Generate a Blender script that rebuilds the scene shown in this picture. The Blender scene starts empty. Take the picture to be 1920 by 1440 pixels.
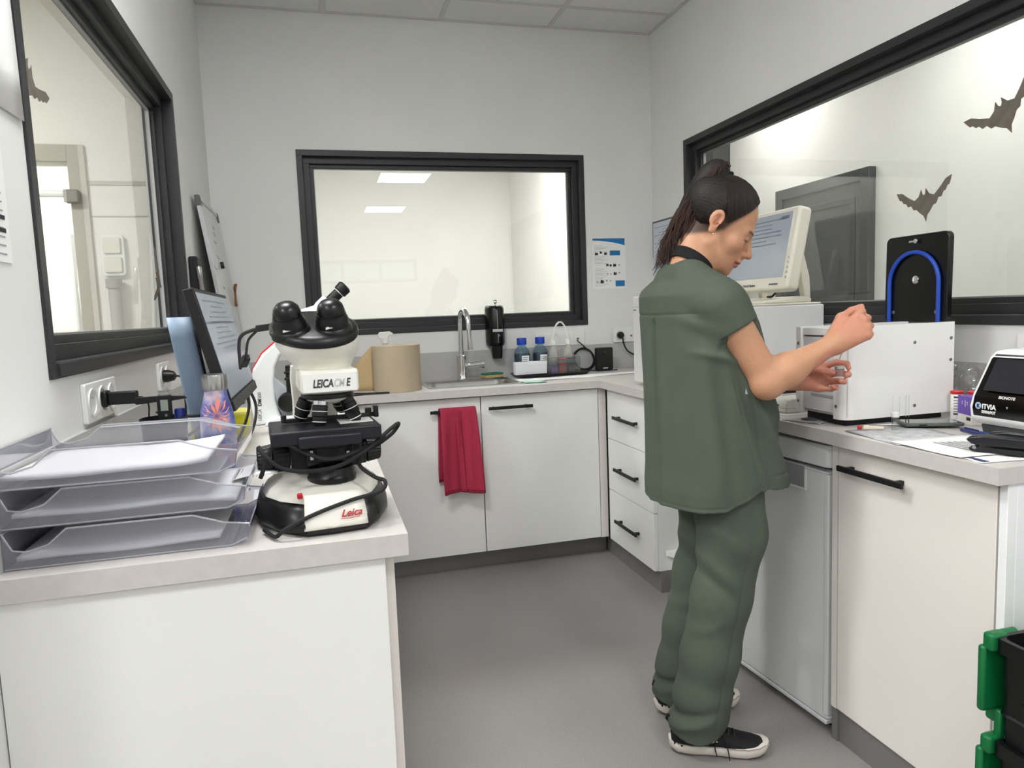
import bpy, bmesh, math, random
import numpy as np
from mathutils import Vector, Matrix, Euler
random.seed(7); np.random.seed(7)
S = bpy.context.scene
COL = S.collection
PI = math.pi

# ---------------------------------------------------------------- camera, world, exposure
cam_d = bpy.data.cameras.new('camera'); cam = bpy.data.objects.new('camera', cam_d); COL.objects.link(cam)
cam_d.sensor_fit = 'HORIZONTAL'; cam_d.sensor_width = 36.0
cam_d.lens = 36.0 * 1336.22 / 1920.0
cam_d.clip_start = 0.02; cam_d.clip_end = 100
_a, _b, _c = math.radians(14.8758), math.radians(-5.8059), math.radians(-2.19895)
_f = Vector((math.sin(_a)*math.cos(_b), math.cos(_a)*math.cos(_b), math.sin(_b)))
_r0 = Vector((math.cos(_a), -math.sin(_a), 0)); _u0 = _r0.cross(_f)
_r = _r0*math.cos(_c) + _u0*math.sin(_c); _u = -_r0*math.sin(_c) + _u0*math.cos(_c)
cam.matrix_world = Matrix(((_r.x, _u.x, -_f.x, 0), (_r.y, _u.y, -_f.y, 0), (_r.z, _u.z, -_f.z, 1.255), (0, 0, 0, 1)))
S.camera = cam
S.view_settings.view_transform = 'Standard'; S.view_settings.look = 'None'
S.view_settings.gamma = 1.0; S.view_settings.use_curve_mapping = False
S.view_settings.exposure = 0.12
w = bpy.data.worlds.new('sky'); S.world = w; w.use_nodes = True
nt = w.node_tree; nt.nodes.clear()
_o = nt.nodes.new('ShaderNodeOutputWorld'); _bg = nt.nodes.new('ShaderNodeBackground'); _sk = nt.nodes.new('ShaderNodeTexSky')
_sk.sky_type = 'NISHITA'; _sk.sun_disc = False; _sk.sun_elevation = math.radians(35); _sk.sun_rotation = math.radians(120)
_bg.inputs['Strength'].default_value = 0.12
nt.links.new(_sk.outputs[0], _bg.inputs[0]); nt.links.new(_bg.outputs[0], _o.inputs[0])

# room measures (metres)
XL, XR, YB, ZC, YR = -0.484, 1.916, 3.875, 2.79, -5.0
T, TH = 0.900, 0.036           # worktop height, thickness

def area_light(name, loc, size, power, col=(.955, .975, 1.0), rot=(0, 0, 0), sy=None, parent=None):
    d = bpy.data.lights.new(name, 'AREA'); d.energy = power; d.color = col
    d.shape = 'RECTANGLE'; d.size = size; d.size_y = sy or size
    o = bpy.data.objects.new(name, d); COL.objects.link(o); o.location = loc; o.rotation_euler = rot
    if parent: o.parent = parent
    return o
LAMP_LEFT, LAMP_BACK, LAMP_RIGHT = 64.0, 19.0, 7.2
LAMP_REAR = 22.0
LAMP_ROOM = (21.0, 20.0, 20.0)   # watts of the panels, added one over left counter / above the camera / rear
PANELS = [(1.015, 0.0), (1.015, -2.7), (-.186, 1.5)]  # last panel is unseen, added to light the right-hand cabinets and refrigerator
REAR_PANELS = [(-1.25, -.35), (-1.25, -2.7), (-3.2, -.35), (-3.2, -2.7)]  # unseen panels added to throw light in from behind left

# ---------------------------------------------------------------- materials
def srgb(r, g=None, b=None):
    if g is None: g = b = r
    f = lambda c: (c/255/12.92 if c/255 <= .04045 else ((c/255+.055)/1.055)**2.4)
    return (f(r), f(g), f(b), 1.0)
MATS = {}
def M(name, col=None, rough=.5, metal=0.0, var=0.0, scale=30.0, bump=0.0, bscale=200.0, trans=0.0, ior=1.45, emit=None, estr=1.0, coat=0.0, sss=0.0, alpha=1.0, attr=None):
    if name in MATS: return MATS[name]
    m = bpy.data.materials.new(name); m.use_nodes = True
    n = m.node_tree; p = n.nodes['Principled BSDF']
    c = srgb(*col) if col is not None else (.8, .8, .8, 1)
    p.inputs['Base Color'].default_value = c
    p.inputs['Roughness'].default_value = rough; p.inputs['Metallic'].default_value = metal
    p.inputs['IOR'].default_value = ior
    if trans: p.inputs['Transmission Weight'].default_value = trans
    if coat: p.inputs['Coat Weight'].default_value = coat
    if alpha < 1: p.inputs['Alpha'].default_value = alpha
    if sss:
        p.inputs['Subsurface Weight'].default_value = sss
        p.inputs['Subsurface Radius'].default_value = (.012, .005, .003); p.inputs['Subsurface Scale'].default_value = .4
    if emit is not None:
        p.inputs['Emission Color'].default_value = srgb(*emit); p.inputs['Emission Strength'].default_value = estr
    tc = None
    if var or bump:
        tc = n.nodes.new('ShaderNodeTexCoord')
    src = None
    if attr:
        a = n.nodes.new('ShaderNodeAttribute'); a.attribute_name = attr; src = a.outputs['Color']
        n.links.new(src, p.inputs['Base Color'])
    if var:
        t = n.nodes.new('ShaderNodeTexNoise'); t.inputs['Scale'].default_value = scale; t.inputs['Detail'].default_value = 4
        n.links.new(tc.outputs['Object'], t.inputs['Vector'])
        mx = n.nodes.new('ShaderNodeMix'); mx.data_type = 'RGBA'; mx.blend_type = 'MULTIPLY'
        r = n.nodes.new('ShaderNodeMapRange'); r.inputs['From Min'].default_value = .3; r.inputs['From Max'].default_value = .7
        r.inputs['To Min'].default_value = 1-var; r.inputs['To Max'].default_value = 1+var*.4
        n.links.new(t.outputs['Fac'], r.inputs['Value'])
        cb = n.nodes.new('ShaderNodeCombineColor')
        for k in range(3): n.links.new(r.outputs[0], cb.inputs[k])
        mx.inputs['Factor'].default_value = 1
        if src is not None: n.links.new(src, mx.inputs[6])
        else: mx.inputs[6].default_value = c
        n.links.new(cb.outputs[0], mx.inputs[7]); n.links.new(mx.outputs[2], p.inputs['Base Color'])
    if bump:
        t2 = n.nodes.new('ShaderNodeTexNoise'); t2.inputs['Scale'].default_value = bscale; t2.inputs['Detail'].default_value = 3
        n.links.new(tc.outputs['Object'], t2.inputs['Vector'])
        b = n.nodes.new('ShaderNodeBump'); b.inputs['Strength'].default_value = bump; b.inputs['Distance'].default_value = .002
        n.links.new(t2.outputs['Fac'], b.inputs['Height']); n.links.new(b.outputs[0], p.inputs['Normal'])
    MATS[name] = m; return m
def glass_thin(name, tint=(255, 255, 255), rough=0.0, refl=1.0, body=0.0, bodycol=(255, 255, 255)):
    """clear sheet: fresnel mirror over a straight-through pane, optional milky body"""
    if name in MATS: return MATS[name]
    m = bpy.data.materials.new(name); m.use_nodes = True; n = m.node_tree; n.nodes.clear()
    o = n.nodes.new('ShaderNodeOutputMaterial'); tr = n.nodes.new('ShaderNodeBsdfTransparent'); gl = n.nodes.new('ShaderNodeBsdfGlossy')
    tr.inputs[0].default_value = srgb(*tint); gl.inputs['Roughness'].default_value = rough
    lw = n.nodes.new('ShaderNodeLayerWeight')          # Schlick reflectance, same from both sides of the sheet
    pw = n.nodes.new('ShaderNodeMath'); pw.operation = 'POWER'; pw.inputs[1].default_value = 5; n.links.new(lw.outputs['Facing'], pw.inputs[0])
    ml = n.nodes.new('ShaderNodeMath'); ml.operation = 'MULTIPLY_ADD'; ml.inputs[1].default_value = .96*refl; ml.inputs[2].default_value = .04*refl; n.links.new(pw.outputs[0], ml.inputs[0])
    base = tr.outputs[0]
    if body:
        df = n.nodes.new('ShaderNodeBsdfDiffuse'); df.inputs[0].default_value = srgb(*bodycol)
        mm = n.nodes.new('ShaderNodeMixShader'); mm.inputs[0].default_value = body
        n.links.new(tr.outputs[0], mm.inputs[1]); n.links.new(df.outputs[0], mm.inputs[2]); base = mm.outputs[0]
    mx = n.nodes.new('ShaderNodeMixShader'); n.links.new(ml.outputs[0], mx.inputs[0])
    n.links.new(base, mx.inputs[1]); n.links.new(gl.outputs[0], mx.inputs[2]); n.links.new(mx.outputs[0], o.inputs[0])
    MATS[name] = m; return m
def mat_floor():
    m = bpy.data.materials.new('vinyl_floor'); m.use_nodes = True; n = m.node_tree; p = n.nodes['Principled BSDF']
    tc = n.nodes.new('ShaderNodeTexCoord')
    a = n.nodes.new('ShaderNodeTexNoise'); a.inputs['Scale'].default_value = 420; a.inputs['Detail'].default_value = 2
    b = n.nodes.new('ShaderNodeTexNoise'); b.inputs['Scale'].default_value = 2.5; b.inputs['Detail'].default_value = 5
    for t in (a, b): n.links.new(tc.outputs['Object'], t.inputs['Vector'])
    r = n.nodes.new('ShaderNodeValToRGB'); r.color_ramp.elements[0].position = .36; r.color_ramp.elements[1].position = .62
    r.color_ramp.elements[0].color = srgb(128, 124, 122); r.color_ramp.elements[1].color = srgb(152, 148, 146)
    e = r.color_ramp.elements.new(.72); e.color = srgb(170, 167, 164)
    n.links.new(a.outputs['Fac'], r.inputs[0])
    mr = n.nodes.new('ShaderNodeMapRange'); mr.inputs['To Min'].default_value = .86; mr.inputs['To Max'].default_value = 1.1
    n.links.new(b.outputs['Fac'], mr.inputs[0])
    mx = n.nodes.new('ShaderNodeMix'); mx.data_type = 'RGBA'; mx.blend_type = 'MULTIPLY'; mx.inputs['Factor'].default_value = 1
    cb = n.nodes.new('ShaderNodeCombineColor')
    for k in range(3): n.links.new(mr.outputs[0], cb.inputs[k])
    n.links.new(r.outputs[0], mx.inputs[6]); n.links.new(cb.outputs[0], mx.inputs[7]); n.links.new(mx.outputs[2], p.inputs['Base Color'])
    p.inputs['Roughness'].default_value = .42
    return m
m_wall = M('wall_paint', (232, 232, 230), .75, var=.03, scale=3, bump=.08, bscale=180)
m_ceil = M('ceiling_tile', (228, 228, 227), .9, var=.06, scale=120, bump=.25, bscale=260)
m_grid = M('ceiling_grid', (205, 205, 203), .5)
m_frame = M('anthracite_aluminium', (46, 47, 48), .42, bump=.03, bscale=900)
m_bead = M('glazing_bead', (150, 150, 150), .45)
m_pane = glass_thin('window_glass', (250, 251, 249))
m_cab = M('cabinet_laminate', (236, 236, 233), .38, var=.015, scale=6)
m_cabcream = M('cabinet_cream', (232, 225, 219), .4)
m_top = M('worktop_laminate', (204, 199, 195), .4, var=.05, scale=60)
m_plinth = M('plinth_aluminium', (135, 134, 133), .38, metal=.35)
m_black = M('black_plastic', (14, 14, 15), .42)
m_matblack = M('matt_black', (20, 20, 21), .6)
m_handle = M('handle_black', (17, 17, 18), .5, bump=.05, bscale=600)
m_white = M('white_plastic', (236, 236, 232), .35)
m_offwhite = M('offwhite_plastic', (224, 220, 206), .4)
m_socket = M('socket_white', (238, 238, 236), .25)
m_chrome = M('chrome', (225, 225, 228), .09, metal=1)
m_steel = M('brushed_steel', (188, 188, 186), .28, metal=1, var=.06, scale=40)
m_dark = M('dark_rubber', (26, 26, 27), .7)
m_paper = M('paper', (240, 240, 238), .85)
m_ink = M('print_ink', (45, 45, 48), .8)
m_inkgrey = M('print_grey', (165, 165, 168), .8)
m_inkblue = M('print_blue', (32, 116, 176), .7)
m_gloss = M('gloss_black', (8, 8, 9), .22)
m_splash = M('splashback', (186, 186, 186), .35)

# ---------------------------------------------------------------- mesh helpers
class MB:
    def __init__(s): s.v = []; s.f = []; s.m = []; s.mi = 0
    def add(s, vs, fs):
        b = len(s.v); s.v += [tuple(x) for x in vs]; s.f += [tuple(b+i for i in f) for f in fs]; s.m += [s.mi]*len(fs); return s
    def box(s, x0, x1, y0, y1, z0, z1):
        return s.add([(x0, y0, z0), (x1, y0, z0), (x1, y1, z0), (x0, y1, z0), (x0, y0, z1), (x1, y0, z1), (x1, y1, z1), (x0, y1, z1)],
                     [(0, 3, 2, 1), (4, 5, 6, 7), (0, 1, 5, 4), (1, 2, 6, 5), (2, 3, 7, 6), (3, 0, 4, 7)])
    def obox(s, c, half, R):          # oriented box, R rows = axes
        c = Vector(c); ax = [Vector(a) for a in R]; vs = []
        for k in range(8):
            sx, sy, sz = (1 if k & 1 else -1), (1 if k & 2 else -1), (1 if k & 4 else -1)
            vs.append(c + ax[0]*half[0]*sx + ax[1]*half[1]*sy + ax[2]*half[2]*sz)
        return s.add(vs, [(0, 2, 3, 1), (4, 5, 7, 6), (0, 1, 5, 4), (2, 6, 7, 3), (0, 4, 6, 2), (1, 3, 7, 5)])
    def rings(s, rings, cap0=True, cap1=True, close=True):
        n = len(rings[0]); vs = [p for r in rings for p in r]; fs = []
        for i in range(len(rings)-1):
            for j in range(n if close else n-1):
                k = (j+1) % n; fs.append((i*n+j, i*n+k, (i+1)*n+k, (i+1)*n+j))
        if cap0: fs.append(tuple(range(n-1, -1, -1)))
        if cap1: fs.append(tuple((len(rings)-1)*n+j for j in range(n)))
        return s.add(vs, fs)
    def lathe(s, prof, n=24, c=(0, 0, 0), axis=(0, 0, 1), cap0=True, cap1=True):
        ax = Vector(axis).normalized(); t = ax.orthogonal().normalized()
        if abs(ax.z) > .999: t = Vector((1, 0, 0))
        b = ax.cross(t); c = Vector(c)
        R = [[c + ax*z + (t*math.cos(2*PI*j/n) + b*math.sin(2*PI*j/n))*r for j in range(n)] for r, z in prof]
        return s.rings(R, cap0, cap1)
    def cyl(s, p0, p1, r0, r1=None, n=16):
        p0, p1 = Vector(p0), Vector(p1); d = p1-p0
        return s.lathe([(r0, 0), (r0 if r1 is None else r1, d.length)], n, p0, d)
    def tube(s, pts, r, n=8, cap=True):
        pts = [Vector(p) for p in pts]; R = []; nrm = None
        for i, p in enumerate(pts):
            d = (pts[min(i+1, len(pts)-1)] - pts[max(i-1, 0)])
            if d.length < 1e-9: d = Vector((0, 0, 1))
            d.normalize()
            if nrm is None: nrm = d.orthogonal().normalized()
            else:
                nrm = nrm - d*nrm.dot(d); nrm = nrm.normalized() if nrm.length > 1e-6 else d.orthogonal().normalized()
            b = d.cross(nrm); rr = r[i] if hasattr(r, '__len__') else r
            R.append([p + (nrm*math.cos(2*PI*j/n) + b*math.sin(2*PI*j/n))*rr for j in range(n)])
        return s.rings(R, cap, cap)
    def prism(s, poly, z0, z1, org=(0, 0, 0), ux=(1, 0, 0), uy=(0, 1, 0), uz=(0, 0, 1)):
        o, ux, uy, uz = Vector(org), Vector(ux), Vector(uy), Vector(uz)
        return s.rings([[o + ux*x + uy*y + uz*z for x, y in poly] for z in (z0, z1)])
    def ball(s, c, r, n=16, m=10):
        rx, ry, rz = r if hasattr(r, '__len__') else (r, r, r); R = []
        for i in range(1, m):
            a = PI*i/m - PI/2
            R.append([(c[0]+rx*math.cos(a)*math.cos(2*PI*j/n), c[1]+ry*math.cos(a)*math.sin(2*PI*j/n), c[2]+rz*math.sin(a)) for j in range(n)])
        return s.rings(R)
    def grid(s, fn, nu, nv, two=False):
        vs = [fn(i/nu, j/nv) for i in range(nu+1) for j in range(nv+1)]
        fs = [(i*(nv+1)+j, (i+1)*(nv+1)+j, (i+1)*(nv+1)+j+1, i*(nv+1)+j+1) for i in range(nu) for j in range(nv)]
        return s.add(vs, fs)
    def tf(s, mat, start=0):
        for i in range(start, len(s.v)): s.v[i] = tuple(mat @ Vector(s.v[i]))
        return s
    def build(s, name, mat, parent=None, smooth=False, bevel=0, seg=2, solid=0, angle=40, loc=None, rot=None):
        me = bpy.data.meshes.new(name); me.from_pydata(s.v, [], s.f)
        mats = mat if isinstance(mat, (list, tuple)) else [mat]
        for mm in mats: me.materials.append(mm)
        if len(mats) > 1: me.polygons.foreach_set('material_index', s.m)
        bm = bmesh.new(); bm.from_mesh(me); bmesh.ops.recalc_face_normals(bm, faces=bm.faces); bm.to_mesh(me); bm.free()
        if smooth or bevel:
            me.polygons.foreach_set('use_smooth', [True]*len(me.polygons))
            try: me.set_sharp_from_angle(angle=math.radians(angle))
            except Exception: pass
        o = bpy.data.objects.new(name, me); COL.objects.link(o)
        if parent is not None: o.parent = parent
        if loc is not None: o.location = loc
        if rot is not None: o.rotation_euler = rot
        if solid:
            md = o.modifiers.new('thickness', 'SOLIDIFY'); md.thickness = solid; md.offset = 0
        if bevel:
            md = o.modifiers.new('bevel', 'BEVEL'); md.width = bevel; md.segments = seg; md.limit_method = 'ANGLE'; md.angle_limit = math.radians(35); md.harden_normals = False
        return o
def tag(o, label=None, cat=None, group=None, kind=None):
    if label: o['label'] = label
    if cat: o['category'] = cat
    if group: o['group'] = group
    if kind: o['kind'] = kind
    return o
def thing(name, label, cat, loc=(0, 0, 0), rz=0, group=None, kind=None, rot=None):
    o = bpy.data.objects.new(name, None); COL.objects.link(o); o.empty_display_size = .05
    o.location = loc; o.rotation_euler = rot if rot else (0, 0, rz)
    return tag(o, label, cat, group, kind)
def struct(name, mb, mat, parent=None, **k):
    o = mb.build(name, mat, parent, **k)
    if parent is None: o['kind'] = 'structure'
    return o
def dup(root, loc=None, rz=None, label=None, parent=None):
    r = root.copy(); COL.objects.link(r); r.parent = parent if parent is not None else root.parent
    if loc is not None: r.location = loc
    if rz is not None: r.rotation_euler = (0, 0, rz)
    if label: r['label'] = label
    for ch in list(root.children):
        dup(ch, parent=r)
    return r
def rrect(w, h, r, n=5, cx=0, cy=0):
    out = []
    for k, (sx, sy) in enumerate(((1, 1), (-1, 1), (-1, -1), (1, -1))):
        for i in range(n+1):
            a = k*PI/2 + i/n*PI/2
            out.append((cx + sx*(w/2-r) + r*math.cos(a), cy + sy*(h/2-r) + r*math.sin(a)))
    return out
def text(s, size, mat, parent, loc, rot=(0, 0, 0), R=None, name='lettering', shear=0, align='LEFT', depth=.0004, sx=1.0, bold=0.0):
    c = bpy.data.curves.new(name, 'FONT'); c.body = s; c.size = size; c.align_x = align; c.extrude = depth; c.shear = shear; c.offset = bold
    t = bpy.data.objects.new(name, c); COL.objects.link(t)
    dg = bpy.context.evaluated_depsgraph_get(); me = bpy.data.meshes.new_from_object(t.evaluated_get(dg))
    bpy.data.objects.remove(t); me.materials.clear(); me.materials.append(mat)
    o = bpy.data.objects.new(name, me); COL.objects.link(o)
    if R is not None:       # columns: text-right, text-up, outward
        x, y, z = [Vector(a).normalized() for a in R]
        o.matrix_local = Matrix(((x.x*sx, y.x, z.x, loc[0]), (x.y*sx, y.y, z.y, loc[1]), (x.z*sx, y.z, z.z, loc[2]), (0, 0, 0, 1)))
    else:
        o.location = loc; o.rotation_euler = rot; o.scale = (sx, 1, 1)
    if parent is not None: o.parent = parent
    return o
def cr(pts, n=8):
    """Catmull-Rom through points"""
    P = [Vector(p) for p in pts]; P = [2*P[0]-P[1]] + P + [2*P[-1]-P[-2]]; out = []
    for i in range(1, len(P)-2):
        for k in range(n):
            t = k/n; a, b, c, d = P[i-1:i+3]
            out.append(.5*((2*b)+(c-a)*t+(2*a-5*b+4*c-d)*t*t+(3*b-3*c+d-a)*t**3))
    out.append(P[-2]); return out
# ================================================================ SETTING
struct('floor', MB().box(-4.7, 5.0, YR-.2, 6.5, -.06, 0), mat_floor())
# walls with openings (built from slabs into one mesh each)
WZ0, WZ1 = 1.162, 2.116
def wall_x(name, x0, x1, ya, yb, opens):
    mb = MB(); cur = ya
    for a, b, z0, z1 in opens:
        if a > cur: mb.box(x0, x1, cur, a, 0, ZC+.12)
        mb.box(x0, x1, a, b, 0, z0); mb.box(x0, x1, a, b, z1, ZC+.12); cur = b
    if yb > cur: mb.box(x0, x1, cur, yb, 0, ZC+.12)
    return struct(name, mb, m_wall)
def wall_y(name, y0, y1, xa, xb, opens, m=None):
    mb = MB(); cur = xa
    for a, b, z0, z1 in opens:
        if a > cur: mb.box(cur, a, y0, y1, 0, ZC+.12)
        if z0 > 0: mb.box(a, b, y0, y1, 0, z0)
        mb.box(a, b, y0, y1, z1, ZC+.12); cur = b
    if xb > cur: mb.box(cur, xb, y0, y1, 0, ZC+.12)
    return struct(name, mb, m or m_wall)
WT = .11
XO, YO = -4.5, .95          # the lab opens to the left behind the camera
wall_x('wall_left', XL-WT, XL, YO, YB+WT, [(1.490, 2.988, WZ0+.012, WZ1-.012)])
wall_x('wall_right', XR, XR+WT, YR, YB+WT, [(.82, 3.479, WZ0+.012, WZ1-.012)])
wall_y('wall_back', YB, YB+WT, XL, XR, [(-.050, 1.484, WZ0+.012, WZ1-.012)])
wall_y('wall_rear', YR-.12, YR, XO, XR+WT, [(-3.6, -1.65, 1.0, 2.25), (-.2, 1.75, 1.85, 2.25)])
struct('wall_side', MB().box(XO-.1, XO, YR-.12, YO+.1, 0, ZC+.12), m_wall)
struct('wall_front', MB().box(XO, XL-WT, YO, YO+.1, 0, ZC+.12), m_wall)

def window(name, origin, ux, out, w, z0, z1):
    """aluminium window: ux along the wall, 'out' points from the wall into the room; origin at the lower start corner on the wall face"""
    ux, out = Vector(ux), Vector(out); up = Vector((0, 0, 1)); o = Vector(origin); h = z1-z0
    root = thing(name, None, None, o, kind='structure')
    def ring(mb, a, b, d0, d1):      # rectangular ring between inset a and b, depth d0..d1 (along out)
        def bx(u0, u1, v0, v1): 
            mb.obox(ux*((u0+u1)/2) + up*((v0+v1)/2) + out*((d0+d1)/2), ((u1-u0)/2, (v1-v0)/2, abs(d1-d0)/2), (ux, up, out))
        bx(a, w-a, a, b); bx(a, w-a, h-b, h-a); bx(a, b, b, h-b); bx(w-b, w-a, b, h-b)
    f = MB(); ring(f, 0, .030, -.10, .006); f.build('frame', m_frame, root, bevel=.0012)
    s = MB(); ring(s, .030, .062, -.09, -.030); s.build('sash', m_frame, root, bevel=.0012)
    s = MB(); ring(s, .062, .080, -.085, -.052); s.build('inner_rail', m_frame, root, bevel=.0012)
    b = MB(); ring(b, .080, .0845, -.079, -.066); b.build('glazing_bead', m_bead, root)
    g = MB(); g.obox(ux*(w/2) + up*(h/2) + out*(-.0735), (w/2-.079, h/2-.079, .0004), (ux, up, out)); g.build('pane', m_pane, root)
    # low cover strip on the bottom rail
    c = MB(); c.obox(ux*(w/2) + up*.0155 + out*.0075, (w/2-.035, .0125, .0025), (ux, up, out)); c.build('cover_strip', m_frame, root, bevel=.001)
    return root
window('window_1', (XL, 1.476, WZ0), (0, 1, 0), (1, 0, 0), 3.002-1.476, WZ0, WZ1)
window('window_2', (-.062, YB, WZ0), (1, 0, 0), (0, -1, 0), 1.496+.062, WZ0, WZ1)
window('window_3', (XR, .806, WZ0), (0, 1, 0), (-1, 0, 0), 3.491-.806, WZ0, WZ1)
# strip window behind the camera
r = thing('window_4', None, None, (-.2, YR, 1.85), kind='structure')
mb = MB(); mb.box(0, 1.95, -.1, .01, 0, .05); mb.box(0, 1.95, -.1, .01, .35, .4)
for x in (0, .62, 1.28, 1.90): mb.box(x, x+.05, -.1, .01, .05, .35)
mb.build('frame', m_frame, r); MB().box(.03, 1.92, -.052, -.051, .03, .37).build('pane', m_pane, r)

r = thing('window_5', None, None, (-3.6, YR, 1.0), kind='structure')
mb = MB(); mb.box(0, 1.95, -.1, .01, 0, .05); mb.box(0, 1.95, -.1, .01, 1.2, 1.25); mb.box(0, .05, -.1, .01, .05, 1.2); mb.box(1.9, 1.95, -.1, .01, .05, 1.2); mb.box(.95, 1.0, -.1, .01, .05, 1.2)
mb.build('frame', m_frame, r); MB().box(.03, 1.92, -.052, -.051, .03, 1.22).build('pane', m_pane, r)
# ceiling: grid, tiles, lamps
ceil = struct('ceiling', MB().box(XL-WT, XR+WT, YR-.12, YB+WT, ZC+.03, ZC+.12).box(XO, XL-WT, YR-.12, YO, ZC+.01, ZC+.12), m_ceil)
gx = [-.484, .112, .712, 1.312, 1.916]
gy = [YB] + [3.60 - .6*k for k in range(15)]
gy = [y for y in gy if y > YR+.05] + [YR]
tile_cells = []
for i in range(len(gx)-1):
    for j in range(len(gy)-1):
        x0, x1, y1, y0 = gx[i], gx[i+1], gy[j], gy[j+1]
        lamp = any(x0 < px < x1 and y0 < py < y1 for px, py in PANELS)
        if not lamp: MB().box(x0+.012, x1-.012, y0+.012, y1-.012, ZC+.004, ZC+.016).build('ceiling_tile', m_ceil, ceil, bevel=.001)
        else: tile_cells.append((x0, x1, y0, y1))
for x in gx[1:-1]: MB().box(x-.012, x+.012, YR, YB, ZC, ZC+.006).build('grid_bar', m_grid, ceil)
for y in gy[1:-1]:
    for i in range(4): MB().box(gx[i]+.012, gx[i+1]-.012, y-.012, y+.012, ZC, ZC+.006).build('grid_bar', m_grid, ceil)
mb = MB()
mb.box(XL, XR, YB-.022, YB, ZC-.002, ZC+.004); mb.box(XL, XL+.022, YO, YB-.022, ZC-.002, ZC+.004); mb.box(XR-.022, XR, YR, YB-.022, ZC-.002, ZC+.004)
struct('trim_1', mb, m_grid, ceil)
m_led = M('led_diffuser', (255, 255, 250), .5, emit=(255, 250, 240), estr=7)
for k, (x0, x1, y0, y1) in enumerate(tile_cells):
    cx, cy = (x0+x1)/2, (y0+y1)/2
    L = thing('ceiling_light', ['unseen added ceiling light panel above the left counter', 'square white ceiling light panel above the photographer', 'square white ceiling light panel at the rear of the room'][k], 'light', (cx, cy, ZC))
    mb = MB(); hx, hy = (x1-x0)/2-.013, (y1-y0)/2-.013
    mb.box(-hx, hx, -hy, -hy+.015, .0, .02); mb.box(-hx, hx, hy-.015, hy, 0, .02); mb.box(-hx, -hx+.015, -hy+.015, hy-.015, 0, .02); mb.box(hx-.015, hx, -hy+.015, hy-.015, 0, .02)
    mb.build('frame', m_white, L)
    MB().box(-hx+.015, hx-.015, -hy+.015, hy-.015, .006, .012).build('diffuser', m_led, L)
    area_light('lamp_light', (0, 0, -.004), .54, LAMP_ROOM[k], parent=L)

# splashback strips and sockets are below; neighbouring rooms seen through the glass
m_wall2 = M('cream_wall', (236, 233, 224), .8)
m_shadewall = M('shade_tinted_wall', (62, 62, 63), .8)  # end wall lies in shadow; that shade is put into its dark grey
def shell(name, x0, x1, y0, y1, skip, m):
    mb = MB()
    if 'W' not in skip: mb.box(x0-.05, x0, y0, y1, 0, ZC)
    if 'E' not in skip: mb.box(x1, x1+.05, y0, y1, 0, ZC)
    if 'S' not in skip: mb.box(x0, x1, y0-.05, y0, 0, ZC)
    if 'N' not in skip: mb.box(x0, x1, y1, y1+.05, 0, ZC)
    mb.box(x0-.05, x1+.05, y0-.05, y1+.05, ZC, ZC+.05)
    return struct(name, mb, m)
# --- left room: far wall carries the doorway, switches and pipe
LY = 3.9
shell('wall_left_room', -3.6, XL-WT, YO+.1, LY+.02, 'ENS', m_wall2)
mb = MB(); mb.box(-1.09, XL-WT, LY, LY+.1, 0, ZC); mb.box(-1.95, -1.09, LY, LY+.1, 2.04, ZC); mb.box(-3.6, -1.95, LY, LY+.1, 0, ZC)
struct('wall_far_left', mb, m_wall2)
m_case = M('door_casing_grey', (196, 190, 178), .6)
mb = MB(); mb.box(-1.105, -1.03, LY-.018, LY, 0, 2.12); mb.box(-2.02, -1.105, LY-.018, LY, 2.04, 2.12); mb.box(-2.02, -1.94, LY-.018, LY, 0, 2.04)
struct('trim_2', mb, m_case, bevel=.002)
mb = MB(); mb.box(-1.03, XL-WT, LY-.006, LY, 1.935, 1.955); struct('trim_3', mb, m_case)
mb = MB(); mb.box(-1.03, XL-WT, LY-.004, LY, 1.785, 1.790); struct('trim_4', mb, m_case)
struct('wall_beyond_door', MB().box(-2.6, -.3, 6.0, 6.1, 0, ZC), m_wall2)
struct('wall_beyond_side', MB().box(-.34, -.3, LY+.1, 6.0, 0, ZC), m_wall2)
struct('wall_beyond_west', MB().box(-2.7, -2.6, LY+.1, 6.1, 0, ZC), m_wall2)
struct('ceiling_beyond', MB().box(-2.7, -.3, LY+.1, 6.1, ZC, ZC+.05), m_ceil)
# bar door closer arm + wall rail
tag(MB().tube([(-1.30, LY-.03, 2.05), (-1.235, LY-.05, 2.05)], .008).build('door_closer', m_black), 'small black door closer at the top of the bright doorway', 'door closer')
o = thing('wall_rail', 'grey handrail end bracket fixed on the cream wall beside the doorway', 'rail', (-1.09, LY-.018, 1.875))
MB().box(-.03, .03, -.05, 0, -.03, .03).build('bracket', M('rail_grey', (150, 146, 138), .5), o, bevel=.004)
MB().cyl((-.03, -.03, .012), (-.5, -.03, .012), .018).build('bar', m_white, o, smooth=True)
sw = thing('light_switch', 'pair of white surface-mounted light switches seen through the left window', 'switch', (-.944, LY, 1.60))
MB().prism(rrect(.105, .20, .02), 0, .028, ux=(1, 0, 0), uy=(0, 0, 1), uz=(0, -1, 0)).build('switch_box', m_socket, sw, bevel=.004)
for z in (.046, -.046):
    b_ = MB(); b_.prism(rrect(.078, .076, .008), 0, .012, org=(0, -.028, z), ux=(1, 0, 0), uy=(0, 0, 1), uz=(0, -1, 0)); b_.build('rocker', m_offwhite, sw, bevel=.003)
pp = thing('wall_pipe', 'grey conduit pipe rising to a collar below the light switches', 'pipe', (-.944, LY-.05, 0))
MB().cyl((0, 0, 0), (0, 0, 1.44), .028, n=20).build('pipe', M('pipe_grey', (176, 174, 168), .5), pp, smooth=True)
MB().cyl((0, 0, 1.44), (0, 0, 1.485), .036, n=20).build('collar', M('pipe_grey2', (160, 158, 152), .5), pp, smooth=True)
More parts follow.
